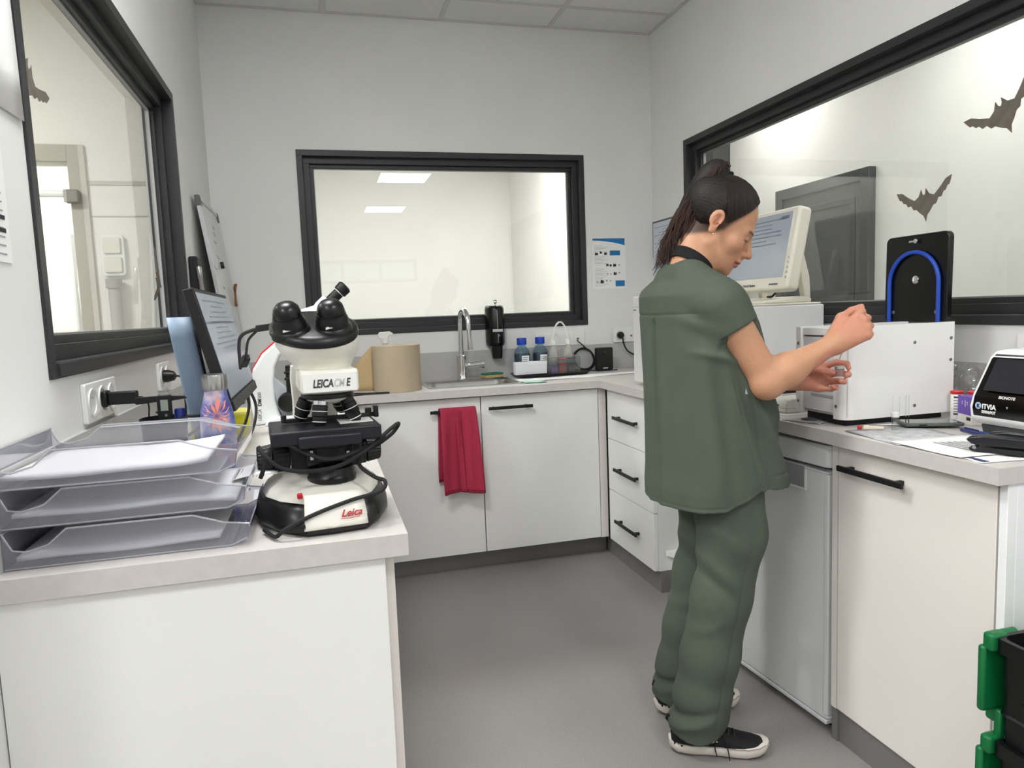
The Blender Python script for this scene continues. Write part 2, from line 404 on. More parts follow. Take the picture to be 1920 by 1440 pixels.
tb = MB().cyl((-.80, 3.6, 0.005), (-.76, 3.86, 1.70), .012, n=10)
tag(tb.build('broom_handle', m_white, smooth=True), 'thin white pole leaning beyond the left window beside the switches', 'pole')
# hanging apparatus in the doorway beyond
hr = thing('tool_rack', 'white rack with hanging hoses seen in the far doorway', 'rack', (-1.62, 5.999, 0))
MB().box(-.12, .26, -.02, -.0005, 0, 1.95).build('backboard', M('rack_grey', (190, 190, 186), .6), hr, bevel=.01)
for k in range(5): MB().tube(cr([(-.06+k*.05, -.04, 1.86), (-.07+k*.05, -.06, 1.5), (-.05+k*.05+.02*(k % 2), -.05, 1.0), (-.04+k*.05, -.05, .5)], 5), .007).build('hose', m_white, hr, smooth=True)
MB().box(-.08, .16, -.06, -.03, 1.52, 1.55).build('crossbar', m_white, hr)
MB().prism(rrect(.10, .2, .03), 0, .06, org=(.12, -.02, 1.75), ux=(1, 0, 0), uy=(0, 0, 1), uz=(0, -1, 0)).build('holder', m_offwhite, hr)
# --- back room
shell('wall_back_room', XL-.05, XR+.05, YB+WT, 7.2, 'S', M('bright_wall', (240, 240, 236), .8))
# --- right room
shell('wall_right_room', XR+WT, 3.2, -.4, 5.1, 'WN', m_wall)
struct('wall_right_end', MB().box(XR+WT, 3.2, 5.1, 5.15, 0, ZC), m_shadewall)
d = thing('door_1', None, None, (3.2, 3.565, 0), kind='structure')
m_door = M('door_grey', (74, 76, 79), .35); m_doorp = M('door_panel_grey', (86, 88, 91), .22)
mb = MB(); mb.box(-.05, 0, 0, .07, 0, 2.02); mb.box(-.05, 0, .82, .89, 0, 2.02); mb.box(-.05, 0, .07, .82, 1.95, 2.02); mb.build('door_frame', m_door, d, bevel=.003)
MB().box(-.03, -.005, .07, .82, .01, 1.95).build('door_leaf', m_doorp, d)
mb = MB(); mb.box(-.036, -.03, .13, .76, 1.83, 1.87); mb.box(-.036, -.03, .13, .17, .15, 1.83); mb.box(-.036, -.03, .72, .76, .15, 1.83); mb.build('door_moulding', m_door, d, bevel=.002)
MB().box(-.075, -.03, .10, .22, 1.03, 1.05).build('door_handle', m_steel, d, bevel=.004)
# lamps of the neighbouring rooms
def room_lamp(x, y, p, lab):
    L = thing('ceiling_light', lab, 'light', (x, y, ZC))
    mb = MB(); mb.box(-.3, .3, -.3, .3, -.02, -.001); mb.build('housing', m_white, L)
    MB().box(-.28, .28, -.28, .28, -.026, -.02).build('diffuser', m_led, L)
    area_light('lamp_light', (0, 0, -.032), .54, p, parent=L)
for _k, (_x, _y) in enumerate(REAR_PANELS): room_lamp(_x, _y, LAMP_REAR, 'unseen added ceiling light panel %s of the open area behind the photographer' % ('nearest the lab', 'in the near rear corner', 'by the far side wall', 'in the far rear corner')[_k])
room_lamp(-1.6, 5.0, 45.0, 'ceiling light of the bright corridor beyond the left doorway')
room_lamp(-1.9, 2.2, LAMP_LEFT, 'ceiling light of the room beyond the left window')
room_lamp(.0, 5.3, LAMP_BACK, 'left ceiling light of the room beyond the back window')
room_lamp(1.4, 5.3, LAMP_BACK, 'right ceiling light of the room beyond the back window')
room_lamp(2.75, 4.4, 4.5, 'unseen ceiling light added at the far end of the room beyond the right window')  # extra lamp, added to brighten the wall at this end
room_lamp(2.6, 2.6, LAMP_RIGHT, 'ceiling light of the room beyond the right window, nearer the dark door')
room_lamp(2.6, .6, LAMP_RIGHT, 'ceiling light of the room beyond the right window, nearer the bats')

# splashback (low grey upstand round the worktop)
mb = MB(); mb.box(XL, XR, YB-.010, YB, T, 1.048); struct('trim_5', mb, m_splash)
mb = MB(); mb.box(XL, XL+.010, 1.145, YB-.010, T, 1.045); struct('trim_6', mb, m_splash)
mb = MB(); mb.box(XR-.010, XR, 1.12, YB-.010, T, 1.048); struct('trim_7', mb, m_splash)
# ================================================================ FIXED FURNITURE
YF, XF, XLF = 3.262, 1.312, .118        # worktop front edges: back run, right run, left run
YL0, YR0 = 1.145, 1.118                 # near ends of the left and right runs
SX0, SX1, SY0, SY1 = .50, .945, 3.385, 3.70   # sink cut-out
mb = MB(); z0, z1 = T-TH, T
YW = YB-.001; XLW, XRW = XL+.001, XR-.001
for a in ((XLW, XLF, YL0, YF), (XRW, XF, YR0, YF)):
    mb.box(min(a[0], a[1]), max(a[0], a[1]), a[2], a[3], z0, z1)
mb.box(XLW, SX0, YF, YW, z0, z1); mb.box(SX1, XRW, YF, YW, z0, z1); mb.box(SX0, SX1, YF, SY0, z0, z1); mb.box(SX0, SX1, SY1, YW, z0, z1)
tag(mb.build('worktop', m_top), 'pale grey laminate worktop running round three walls of the lab', 'worktop')

def handle(parent, c, length, axis, out):
    """flat bar handle; c = centre on the door face"""
    ax, out = Vector(axis), Vector(out); c = Vector(c); up = Vector((0, 0, 1))
    mb = MB(); mb.obox(c + out*.027, (length/2, .0075, .004), (ax, up, out))
    for s in (-1, 1): mb.obox(c + ax*s*(length/2-.028) + out*.013, (.006, .006, .013), (ax, up, out))
    return mb.build('handle', m_handle, parent, bevel=.0012)
# ---- back run (doors face -Y)
DY = 3.288
def back_unit(x0, x1, hx0, hx1, label, name='sink_cabinet'):
    r = thing(name, label, 'cabinet', (x0, DY+.02, 0)); W = x1-x0
    mb = MB(); mb.box(0, .018, 0, .53, .1, T-TH-.001); mb.box(W-.018, W, 0, .53, .1, T-TH-.001); mb.box(.018, W-.018, 0, .53, .1, .118); mb.box(.018, W-.018, .515, .53, .118, T-TH-.001)
    mb.build('body', m_cab, r)
    d = MB().box(.0015, W-.0015, -.02, -.001, .102, T-TH-.006).build('door', m_cab, r, bevel=.001)
    handle(d, ((hx0+hx1)/2-x0, -.02, .801), hx1-hx0, (1, 0, 0), (0, -1, 0))
    return r
back_unit(.114, .714, .469, .686, 'white sink cabinet with the red towel on its handle')
back_unit(.716, 1.312, .748, .966, 'white corner base cabinet right of the sink cabinet', 'base_cabinet')
# fix second handle offset: it sits on the second door
mb = MB(); mb.box(1.3135, 1.352, DY, DY+.02, .1, T-TH-.001); tag(mb.build('filler_strip', m_cabcream), 'narrow cream filler strip in the cabinet corner beside the drawers', 'filler')
mb = MB(); mb.box(.05, 1.372, DY+.085, DY+.10, 0, .099); tag(mb.build('plinth', m_plinth), 'grey aluminium plinth under the sink cabinets', 'plinth')
# ---- right run (fronts face -X)
DX = 1.345
r = thing('drawer_unit', 'white three-drawer unit with black bar handles in the corner', 'drawer unit', (DX+.02, 2.757, 0))
mb = MB(); mb.box(0, .53, 0, .018, .1, T-TH-.001); mb.box(0, .53, .477, .495, .1, T-TH-.001); mb.box(0, .53, .018, .477, .1, .118); mb.box(.51, .53, .018, .477, .118, T-TH-.001); mb.build('body', m_cab, r)
for a, b, hz in ((.102, .3565, .228), (.3595, .613, .482), (.616, T-TH-.006, .734)):
    d = MB().box(-.02, -.001, .0015, .4935, a, b).build('drawer', m_cab, r, bevel=.001)
    MB().box(.0, .48, .03, .465, a+.02, a+.03).build('drawer_base', m_cab, d)
    handle(d, (-.02, .2475, hz), .245, (0, -1, 0), (-1, 0, 0))
mb = MB(); mb.box(DX+.03, DX+.045, 2.757, YF+.10, 0, .099); mb.box(DX+.045, DX+.20, 2.757, 2.772, 0, .099); tag(mb.build('plinth', m_plinth), 'grey aluminium plinth under the drawer unit', 'plinth')
# low white shelf in the open bay, on a tapered bracket
s = thing('low_shelf', 'low white shelf with tapered bracket in the open bay beside the drawers', 'shelf', (1.40, 2.757, 0))
MB().prism([(.0, 0), (.42, 0), (.42, -.36), (.10, -.20)], .165, .19).build('shelf_board', m_cab, s, bevel=.001)
mb = MB(); mb.prism([(0, .0), (.0, .10), (-.125, .10)], 0, .016, org=(.03, 0, .062), ux=(0, 1, 0), uy=(0, 0, 1), uz=(1, 0, 0)); mb.build('bracket', m_cab, s)
# fridge
fr = thing('refrigerator', 'small silver-grey under-counter refrigerator behind the standing person', 'refrigerator', (1.352, 1.667, 0), math.radians(4.0))
m_fridge = M('fridge_silver', (226, 227, 228), .33, metal=.0)
m_frw = M('fridge_edge', (226, 227, 228), .3)
FW = .52
MB().box(.055, .54, .0, FW, .03, .845).build('body', M('fridge_body', (205, 206, 207), .4), fr, bevel=.004)
top = MB(); top.prism(rrect(.54, FW, .02, cx=.27, cy=FW/2), .782, .846); top.build('top_cap', m_fridge, fr, bevel=.004)
dm = MB(); dm.prism(rrect(.05, FW, .018, cx=.025, cy=FW/2), .035, .772)
dr = dm.build('door', m_fridge, fr, bevel=.006, seg=3)
# finger recess: white lip that steps up at the near side
mb = MB(); mb.box(-.004, .012, .095, FW-.02, .700, .707); mb.box(-.004, .012, .088, .095, .700, .766); mb.box(-.004, .012, .0, .095, .766, .772); mb.build('grip_lip', m_frw, dr, bevel=.002)
MB().box(-.0015, .0, .096, FW-.02, .708, .771).build('grip_recess', M('fridge_recess', (150, 152, 155), .4), dr)
MB().box(-.002, .03, -.001, .018, .05, .765).build('edge_trim', m_frw, dr, bevel=.004)
MB().box(-.001, .04, .005, FW-.005, .022, .034).build('bottom_trim', m_frw, fr, bevel=.002)
for y in (.04, FW-.04):
    MB().cyl((.05, y, 0), (.05, y, .03), .016, n=14).build('foot', m_dark, fr, smooth=True); 
    MB().cyl((.48, y, 0), (.48, y, .03), .016, n=14).build('foot', m_dark, fr, smooth=True)
# right base cabinet
r = thing('base_cabinet', 'cream base cabinet with long black handle at the near end of the right counter', 'cabinet', (DX+.02, 1.146, 0))
W = 1.622-1.146
mb = MB(); mb.box(0, .53, 0, .018, .1, T-TH-.001); mb.box(0, .53, W-.018, W, .1, T-TH-.001); mb.box(0, .53, .018, W-.018, .1, .118); mb.box(.51, .53, .018, W-.018, .118, T-TH-.001); mb.build('body', m_cab, r)
d = MB().box(-.02, -.001, .002, W-.001, .102, T-TH-.006).build('door', m_cabcream, r, bevel=.001)
handle(d, (-.02, 1.483-1.146, .804), .222, (0, -1, 0), (-1, 0, 0))
mb = MB(); mb.box(DX, DX+.55, 1.624, 1.645, .1, T-TH-.001); tag(mb.build('filler_strip', m_cabcream), 'cream upright panel between the refrigerator and the near right cabinet', 'filler')
mb = MB(); mb.box(DX+.005, DX+.02, 1.646-.022, 1.646, 0, .099); mb.box(DX+.012, DX+.025, 1.14, 1.6235, 0, .099); tag(mb.build('plinth', m_plinth), 'grey aluminium plinth under the near right cabinet', 'plinth')
mb = MB(); mb.box(DX, DX+.025, 1.124, 1.143, .0, T-TH-.001); mb.box(DX+.025, XR-.002, 1.124, 1.143, 0, T-TH-.001); tag(mb.build('end_panel', M('end_panel_white', (243, 244, 245), .35), bevel=.001), 'white end panel closing the right counter above the crates', 'panel')
# ---- left run (doors face +X), near end panel faces the camera
mb = MB(); mb.box(XL+.002, .080, YL0+.012, YL0+.030, 0, T-TH-.001); tag(mb.build('end_panel', m_cab, bevel=.001), 'large white end panel of the left counter in the foreground', 'panel')
yy = YL0+.032
for k in range(3):
    W = .66
    lab = ['white base cabinet under the near microscope', 'white base cabinet in the middle of the left counter', 'white base cabinet of the left counter next to the corner'][k]
    r = thing('base_cabinet', lab, 'cabinet', (.076, yy, 0))
    mb = MB(); mb.box(-.53, 0, 0, .018, .1, T-TH-.001); mb.box(-.53, 0, W-.018, W, .1, T-TH-.001); mb.box(-.53, 0, .018, W-.018, .1, .118); mb.box(-.53, -.515, .018, W-.018, .118, T-TH-.001); mb.build('body', m_cab, r)
    d = MB().box(.001, .02, .001, W-.001, .102, T-TH-.006).build('door', m_cabcream, r, bevel=.001)
    handle(d, (.02, W*.5, .80), .22, (0, 1, 0), (1, 0, 0))
    yy += W+.002
mb = MB(); mb.box(.030, .045, YL0+.03, YF+.10, 0, .099); tag(mb.build('plinth', m_plinth), 'grey aluminium plinth under the left counter', 'plinth')

# ---- sink and tap
s = thing('sink', 'stainless steel inset sink with a rounded bowl in the back worktop', 'sink', ((SX0+SX1)/2, (SY0+SY1)/2, T))
w_, d_ = SX1-SX0, SY1-SY0
def rr3(w, d, r, z): return [(x, y, z) for x, y in rrect(w, d, r, 6)]
mb = MB(); mb.rings([rr3(w_+.03, d_+.03, .03, .0005), rr3(w_+.03, d_+.03, .03, .004), rr3(w_+.0, d_+.0, .04, .005), rr3(w_-.02, d_-.02, .06, -.008), rr3(w_-.05, d_-.05, .07, -.15), rr3(w_-.12, d_-.12, .05, -.165)], cap0=False)
mb.build('bowl', m_steel, s, smooth=True, angle=60)
MB().lathe([(.035, -.163), (.035, -.159), (.02, -.161)], 20).build('drain', m_chrome, s, smooth=True)
mb = MB()
for k in range(4): mb.prism(rrect(.008, .016, .004), 0, .002, org=(-.02+k*.013, d_/2-.018, -.045), ux=(1, 0, 0), uy=(0, 0, 1), uz=(0, -1, 0))
mb.build('overflow_slots', m_black, s)
t = thing('tap', 'chrome swan-neck mixer tap behind the sink', 'tap', (.722, 3.755, T))
MB().lathe([(.030, 0), (.030, .005), (.026, .006), (.026, .13), (.018, .135)], 24).build('body', m_chrome, t, smooth=True)
pts = [(0, 0, .13), (0, 0, .30)] + [(.02*(1-math.cos(a))*.5, -.062*(1-math.cos(a)), .30+.075*math.sin(a)) for a in [PI*k/12 for k in range(1, 13)]] + [(.02, -.126, .26), (.022, -.128, .19)]
MB().tube(pts, .0135, 14).build('spout', m_chrome, t, smooth=True)
MB().cyl((.0225, -.128, .195), (.023, -.1285, .165), .016, n=16).build('nozzle', m_chrome, t, smooth=True)
l = MB().cyl((.02, 0, .075), (.105, -.012, .082), .019, n=18).build('lever_body', m_chrome, t, smooth=True)
MB().cyl((.105, -.012, .082), (.120, -.014, .083), .024, n=18).build('lever_cap', m_chrome, l, smooth=True)
# ================================================================ LEFT COUNTER
m_clear = glass_thin('clear_tray', (240, 240, 244), .08, 1.5, .10, (225, 225, 232))
m_clearedge = glass_thin('clear_edge', (225, 226, 232), .1, 2.0, .35, (235, 236, 240))
def letter_tray(loc, label, paper, rz=0):
    t = thing('letter_tray', label, 'letter tray', loc, rz, 'clear letter trays in the stack')
    L, D, Hh, th = .336, .262, .056, .0022          # long side along x, opening at +x
    mb = MB(); mb.box(0, L-.02, 0, D, .0, th)
    prof = [(0, th), (L-.02, th), (L+.004, .012), (L+.008, .034), (L-.03, .040), (L-.075, Hh), (.085, Hh), (.06, .034), (.03, .026), (.012, .030), (0, Hh)]
    for y in (0, D-th): mb.prism(prof, 0, th, org=(0, y, 0), ux=(1, 0, 0), uy=(0, 0, 1), uz=(0, 1, 0))
    mb.box(0, th, th, D-th, th, Hh)
    mb.prism([(L-.02, 0), (L+.004, .010), (L+.008, .030), (L+.0055, .030), (L+.002, .012), (L-.02, th)], th, D-th, ux=(1, 0, 0), uy=(0, 0, 1), uz=(0, 1, 0))
    mb.build('body', m_clear, t)
    e = MB()
    for y in (0.001, D-.001):
        e.tube([(0, y, Hh), (.012, y, .030), (.03, y, .026), (.06, y, .034), (.085, y, Hh), (L-.075, y, Hh), (L-.03, y, .040), (L+.008, y, .034)], .0016, 6)
        e.tube([(0, y, .002), (L-.02, y, .002), (L+.004, y, .012)], .0014, 6)
    e.tube([(.001, 0, Hh), (.001, D, Hh)], .0016, 6); e.tube([(L+.008, 0, .031), (L+.008, D, .031)], .0016, 6)
    for k in range(3): e.tube([(.085, D-.004-.005*k, Hh-.002), (L-.075-.005*k, D-.004-.005*k, Hh-.002), (L-.01, D-.03-.006*k, .038)], .0008, 5)
    e.build('rim', m_clearedge, t, smooth=True)
    return t
trayz = [(.9005, -.472, 1.184, 0), (.9605, -.474, 1.188, .006), (1.0205, -.482, 1.184, -.004)]
labs = ['lowest clear letter tray of the stack, holding white paper', 'middle clear letter tray of the stack, its papers sticking out', 'topmost clear letter tray of the stack, full of white paper']
for k, (z, x, y, rz) in enumerate(trayz):
    letter_tray((x, y, z), labs[k], k < 3, rz)
for k in range(3):
    z, x, y, rz = trayz[k]
    n = (5, 8, 7)[k]; ext = (0, .03, 0)[k]
    def sheet(u, v, k=k, n=n, ext=ext):
        px = .012 + u*(.285+ext); py = .012 + v*.225
        curl = .010*max(0, u-.7)**2*8*(1 if k == 2 else -.5 if k == 1 else .3)
        return (px, py, .0028 + n*.0012 + curl + .0012*math.sin(9*u+4*v+k))
    mb = MB().grid(sheet, 14, 8)
    tag(mb.build('paper_stack', m_paper, smooth=True, solid=.006, loc=(x, y, z+.004), rot=(0, 0, rz)), ['white papers lying in the lowest letter tray', 'white papers curling out of the middle letter tray', 'thick white papers in the topmost letter tray'][k], 'papers', 'papers in the letter trays')
# loose corner sheet out of the second tray with printed lines
mb = MB().grid(lambda u, v: (-.165+.075*u, 1.30+.12*v+.02*u, .982+.004*math.sin(3*u)-.002*v), 6, 4)
o = tag(mb.build('loose_sheet', m_paper, smooth=True, solid=.0006), 'printed sheet poking out beside the middle letter tray', 'paper')
mb = MB()
for k in range(9): mb.add([(-.160+.006*k, 1.305, .9835), (-.159+.006*k, 1.305, .9835), (-.159+.006*k, 1.39, .983), (-.160+.006*k, 1.39, .983)], [(0, 1, 2, 3)])
mb.build('printed_lines', m_ink, o)
tag(MB().prism([(0, 0), (.11, .01), (.10, .16), (-.01, .15)], 0, .0006, org=(-.145, 1.42, T+.0004)).build('note_sheet', m_paper), 'white sheet lying on the counter behind the near microscope', 'paper')

# ---------------------------------------------------------------- near microscope (black and white, faces the camera)
m_micw = M('microscope_white', (233, 231, 220), .33)
m_micb = M('microscope_black', (16, 16, 17), .36)
m_micn = M('microscope_navy', (22, 23, 30), .4)
mic = thing('microscope', 'white and black binocular microscope at the corner of the left counter', 'microscope', (-.012, 1.345, T), math.radians(5))
OUT = [(-.043, -.160), (.0, -.163), (.055, -.158), (.082, -.115), (.104, -.055), (.112, .0), (.108, .06), (.085, .115), (.04, .135), (-.04, .135), (-.09, .115), (-.114, .06), (-.118, 0), (-.110, -.06), (-.085, -.115)]
def base_ring(z, s, dy, grow=0): return [((x*s)+(grow if x > 0 else -grow if x < 0 else 0), y*s+dy+(grow if y > 0 else -grow), z) for x, y in OUT]
lv = [(.004, .97, 0), (.010, 1, 0), (.020, 1.0, 0), (.040, .95, .004), (.058, .84, .012), (.070, .68, .022), (.076, .5, .03)]
mb = MB(); mb.rings([base_ring(*l) for l in lv]); mb.build('base', m_micw, mic, smooth=True, angle=50)
mb = MB(); mb.rings([base_ring(.0, .95, 0), base_ring(.006, 1.005, 0), base_ring(.012, 1.01, 0)]); mb.build('base_foot', m_micb, mic, smooth=True)
# black flank covers
n = len(OUT)
for idx in (list(range(2, 6)), list(range(11, 15))):
    mb = MB(); R = []
    for (z, s_, dy) in lv[:4] + [(.050, .895, .008)]:
        ring = base_ring(z, s_, dy, .0022); R.append([ring[i % n] for i in (idx + [idx[-1]+1])])
    mb.rings(R, cap0=False, cap1=False, close=False); mb.build('flank_cover', m_micb, mic, smooth=True, solid=.0015, angle=70)
MB().box(-.053, -.044, -.128, -.119, .058, .067).build('power_switch', M('switch_red', (190, 24, 34), .35), mic, bevel=.002)
# front white apron with the logo
def apron(u, v): 
    x = -.047 + .105*u; z = .012 + .052*v
    return (x*(1-.10*v), -.1635+.006*(u-.5)**2+.030*v**1.6+ .003*u, z)
mb = MB().grid(apron, 6, 6); mb.build('front_apron', m_micw, mic, smooth=True, solid=.002)
m_leica = M('logo_red', (178, 40, 48), .5)
text('Leica', .0165, m_leica, mic, (.013, -.1622, .0285), R=((1, .04, 0), (0, .28, 1), (0, -1, .28)), shear=.35, name='logo', bold=.0004)
mb = MB().tube([(.011, -.1640, .0262), (.025, -.1635, .0252), (.043, -.1625, .0268)], .0005, 5); mb.build('logo_underline', m_leica, mic)
# lamp collector, condenser, stage
MB().lathe([(.042, .070), (.043, .078), (.040, .082), (.038, .094), (.030, .096), (.028, .088)], 28, (.012, -.055, 0)).build('lamp_collector', m_micb, mic, smooth=True)
MB().lathe([(.028, .104), (.036, .108), (.036, .130), (.040, .132), (.040, .140), (.033, .142), (.033, .158)], 28, (.010, -.05, 0)).build('condenser', m_micb, mic, smooth=True)
mb = MB(); mb.box(-.055, .072, -.03, .045, .085, .146); mb.box(-.03, .05, -.075, -.03, .10, .135); mb.build('stage_carrier', m_micb, mic, bevel=.006)
for x in (-.022, .0, .028, .040): MB().box(x-.0025, x+.0025, -.0765, -.074, .112, .122+.006*(x < 0)).build('scale_mark', m_white, mic)
st = MB(); st.box(-.088, .095, -.115, .035, .146, .170); st = st.build('stage', m_micn, mic, bevel=.003)
MB().box(-.045, .060, -.122, -.112, .140, .160).build('stage_edge', m_micn, st, bevel=.003)
MB().lathe([(.020, .1703), (.013, .1706), (.012, .1702)], 24, (.004, -.035, 0)).build('stage_aperture', m_black, st, smooth=True)
MB().box(.030, .088, -.07, .02, .170, .1712).build('slide', m_white, st)
mb = MB(); mb.box(-.06, .105, -.018, -.010, .171, .179); mb.box(.097, .105, -.03, -.01, .171, .192); mb.box(.060, .066, -.02, -.006, .175, .195); mb.box(.083, .094, -.018, -.006, .178, .188); mb.cyl((-.062, -.014, .172), (-.062, -.014, .186), .005, n=12); mb.build('slide_holder', m_micb, st, bevel=.0012)
# arm
arm = [(-.046, .150), (-.050, .05), (-.046, .052)]
mb = MB(); 
mb.rings([[(x*w+ox, y+oy, z) for x, y in rrect(1, .05, .012, 4)] for z, w, ox, oy in ((.05, .10, 0, .085), (.10, .085, 0, .085), (.20, .080, 0, .08), (.245, .085, .0, .065), (.27, .090, .004, .045))]); mb.build('arm', m_micw, mic, smooth=True, angle=50)
mb = MB(); mb.box(-.034, .064, -.095, .07, .228, .268); nb = mb.build('nose_block', m_micw, mic, bevel=.006, seg=3)
MB().box(-.030, .060, -.0966, -.0945, .231, .262).build('name_plate', M('plate_white', (240, 240, 236), .4), nb)
m_dkgrey = M('letter_grey', (58, 58, 60), .5)
text('LEICA', .0190, m_dkgrey, nb, (-.014, -.0969, .2390), R=((1, 0, 0), (0, 0, 1), (0, -1, 0)), shear=.2, bold=.0005, sx=.68)
text('CM', .0190, M('letter_pale', (196, 196, 192), .5), nb, (.0210, -.0969, .2390), R=((1, 0, 0), (0, 0, 1), (0, -1, 0)), shear=.2, sx=.62, bold=.0003)
text('E', .0190, m_dkgrey, nb, (.0415, -.0969, .2390), R=((1, 0, 0), (0, 0, 1), (0, -1, 0)), shear=.2, bold=.0005, sx=.68)
# nosepiece and objectives
MB().lathe([(.020, -.003), (.036, .004), (.043, .012), (.043, .018)], 28, (.015, -.035, .208)).build('nosepiece', m_micw, mic, smooth=True)
MB().lathe([(.043, 0), (.0455, .002), (.0455, .008), (.043, .010)], 28, (.015, -.035, .2155)).build('nosepiece_ring', m_micb, mic, smooth=True)
def objective(p, d, L, r, bands=True):
    d = Vector(d).normalized(); p = Vector(p)
    o = MB().lathe([(r, 0), (r, L*.2), (r*1.08, L*.22), (r*1.08, L*.6), (r*.95, L*.64), (r*.95, L*.86), (r*.6, L)], 20, p, d).build('objective', m_micb, mic, smooth=True)
    MB().lathe([(r*1.03, L*.02), (r*1.03, L*.17)], 20, p, d).build('objective_ring', m_chrome if bands else m_micb, o, smooth=True)
    MB().lathe([(r*1.1, L*.40), (r*1.1, L*.43)], 20, p, d).build('objective_band', m_white, o, smooth=True)
    MB().lathe([(r*.97, L*.80), (r*.97, L*.83)], 20, p, d).build('objective_band', m_white, o, smooth=True)
objective((.000, -.06, .213), (-.12, -.1, -1), .046, .0125)
objective((.045, -.045, .213), (.40, -.05, -1), .048, .0125, False)
objective((-.022, -.025, .213), (-.35, .2, -1), .040, .0125, False)
objective((.035, .0, .213), (.35, .5, -1), .036, .0125, False)
# head: white bowl, black oval cover, two capped eyepieces
def oval(cx, cy, z, rx, ry, tilt, n=36): return [(cx+rx*math.cos(2*PI*k/n), cy+ry*math.sin(2*PI*k/n), z+tilt*math.sin(2*PI*k/n)) for k in range(n)]
hd = MB(); hd.rings([oval(.012, -.015, .268, .050, .050, 0), oval(.012, -.015, .278, .054, .052, 0), oval(.008, -.022, .292, .064, .058, .004), oval(.004, -.03, .312, .072, .064, .014), oval(.002, -.034, .328, .073, .064, .024)])
hd = hd.build('viewing_head', m_micw, mic, smooth=True, angle=50)
mb = MB(); mb.rings([oval(.001, -.036, .3285, .0735, .0645, .024), oval(.0, -.037, .334, .0765, .066, .024), oval(-.001, -.038, .343, .0755, .064, .024), oval(-.002, -.038, .348, .068, .056, .022)]); mb.build('head_cover', m_micb, hd, smooth=True, angle=60)
mb = MB(); mb.rings([[(x, y*.8-.01, z) for x, y, z in oval(.03, .04, .330, .02, .02, 0, 16)], [(x, y*.8-.01, z) for x, y, z in oval(.03, .04, .352, .014, .014, 0, 16)]]); mb.build('head_lock', m_micw, hd, smooth=True)
for c in ((-.040, -.054, .330), (.030, -.056, .332)):
    ax = Vector((-.16 if c[0] < 0 else -.10, -.40, .90)).normalized()
    e = MB().lathe([(.034, 0), (.033, .010), (.0290, .014), (.0282, .026), (.0262, .030), (.0255, .034)], 28, c, ax).build('eyepiece', m_micb, hd, smooth=True)
    MB().lathe([(.0235, .032), (.0240, .034), (.0238, .042), (.0212, .0505), (.0152, .0570), (.0072, .0600), (.001, .0607)], 28, c, ax).build('eyepiece_cap', M('cap_rubber', (12, 12, 13), .3), e, smooth=True)
    MB().lathe([(.0250, .0325), (.0256, .0342), (.0250, .0358)], 28, c, ax).build('cap_rim', m_micb, e, smooth=True)
    for k in range(6):
        a = -1.0 + .12*k; MB().box(-.0008, .0008, -.0005, .0005, -.002, .002).build('scale_tick', m_white, e, loc=(c[0]+.0335*math.sin(a*.6)+.004, c[1]-.030-.004*math.cos(a), c[2]+.006+.0005*k))
# focus knobs
for s in (-1, 1):
    k1 = MB(); R = []
    for x, r in ((.055, .026), (.083, .026), (.085, .022), (.086, .0245), (.110, .0205), (.112, .018)):
        R.append([(s*x, .028+(r+(.0010 if k % 2 else 0))*math.cos(2*PI*k/48), .104+(r+(.0010 if k % 2 else 0))*math.sin(2*PI*k/48)) for k in range(48)])
    k1.rings(R); k1.build('focus_knob', m_micb, mic, smooth=True, angle=25)
# mains cable wrapped round the stand
path = cr([(-.108, -.10, .148), (-.100, -.108, .135), (-.075, -.115, .112), (-.035, -.118, .102), (.02, -.118, .106), (.07, -.11, .128), (.115, -.085, .155), (.135, -.06, .160), (.125, -.05, .142), (.09, -.07, .125), (.062, -.09, .118), (.055, -.105, .10), (.075, -.125, .082), (.092, -.135, .074), (.082, -.145, .060), (.03, -.152, .052), (-.03, -.160, .038), (-.075, -.160, .020), (-.092, -.150, .007), (-.108, -.10, .0065)], 8)
MB().tube(path, .0036, 8).build('cable', m_dark, mic, smooth=True)
path = cr([(-.108, -.10, .095), (-.098, -.105, .12), (-.085, -.105, .147), (-.065, -.11, .150), (-.03, -.112, .130), (.01, -.118, .118), (.07, -.10, .13), (.11, -.06, .135)], 8)
MB().tube(path, .0036, 8).build('cable', m_dark, mic, smooth=True)

# ---------------------------------------------------------------- far microscope (white with red spine, faces right)
m_mic2 = M('microscope_cool_white', (232, 234, 235), .3); m_mic2g = M('microscope_grey', (176, 181, 187), .4)
m2 = thing('microscope', 'white microscope with a red spine and round black knob behind the near one', 'microscope', (-.168, 2.60, T))
def px(pts, k=545, x0=518, y0=797): return [((x-x0)/k*1.03, (y0-y)/k) for x, y in pts]
outer = [(483, 797), (479, 765), (478, 725), (486, 692), (504, 664), (530, 642), (556, 630)]
inner = [(575, 648), (552, 655), (534, 668), (524, 690), (520, 720), (521, 750), (527, 778), (536, 795)]
def slab(name, pts, hw, m, bev=.006, par=m2): 
    return MB().prism(px(pts), -hw, hw, ux=(1, 0, 0), uy=(0, 0, 1), uz=(0, -1, 0)).build(name, m, par, bevel=bev, seg=3)
slab('arm', outer + inner, .045, m_mic2, .008)
slab('spine_trim', [(477, 728), (484, 692), (502, 662), (526, 641), (530, 643), (504, 666), (488, 694), (481, 728)], .030, M('spine_red', (205, 28, 40), .35), .001)
slab('column', [(520, 700), (524, 712), (540, 727), (552, 731), (562, 735), (562, 790), (536, 793), (524, 765), (519, 730)], .038, m_mic2g, .004)
slab('base', [(500, 797), (650, 797), (650, 786), (560, 780), (510, 782)], .085, m_mic2, .006)
slab('head', [(548, 640), (556, 600), (575, 585), (606, 576), (632, 584), (645, 610), (610, 640), (590, 660), (570, 660)], .036, m_mic2, .010)
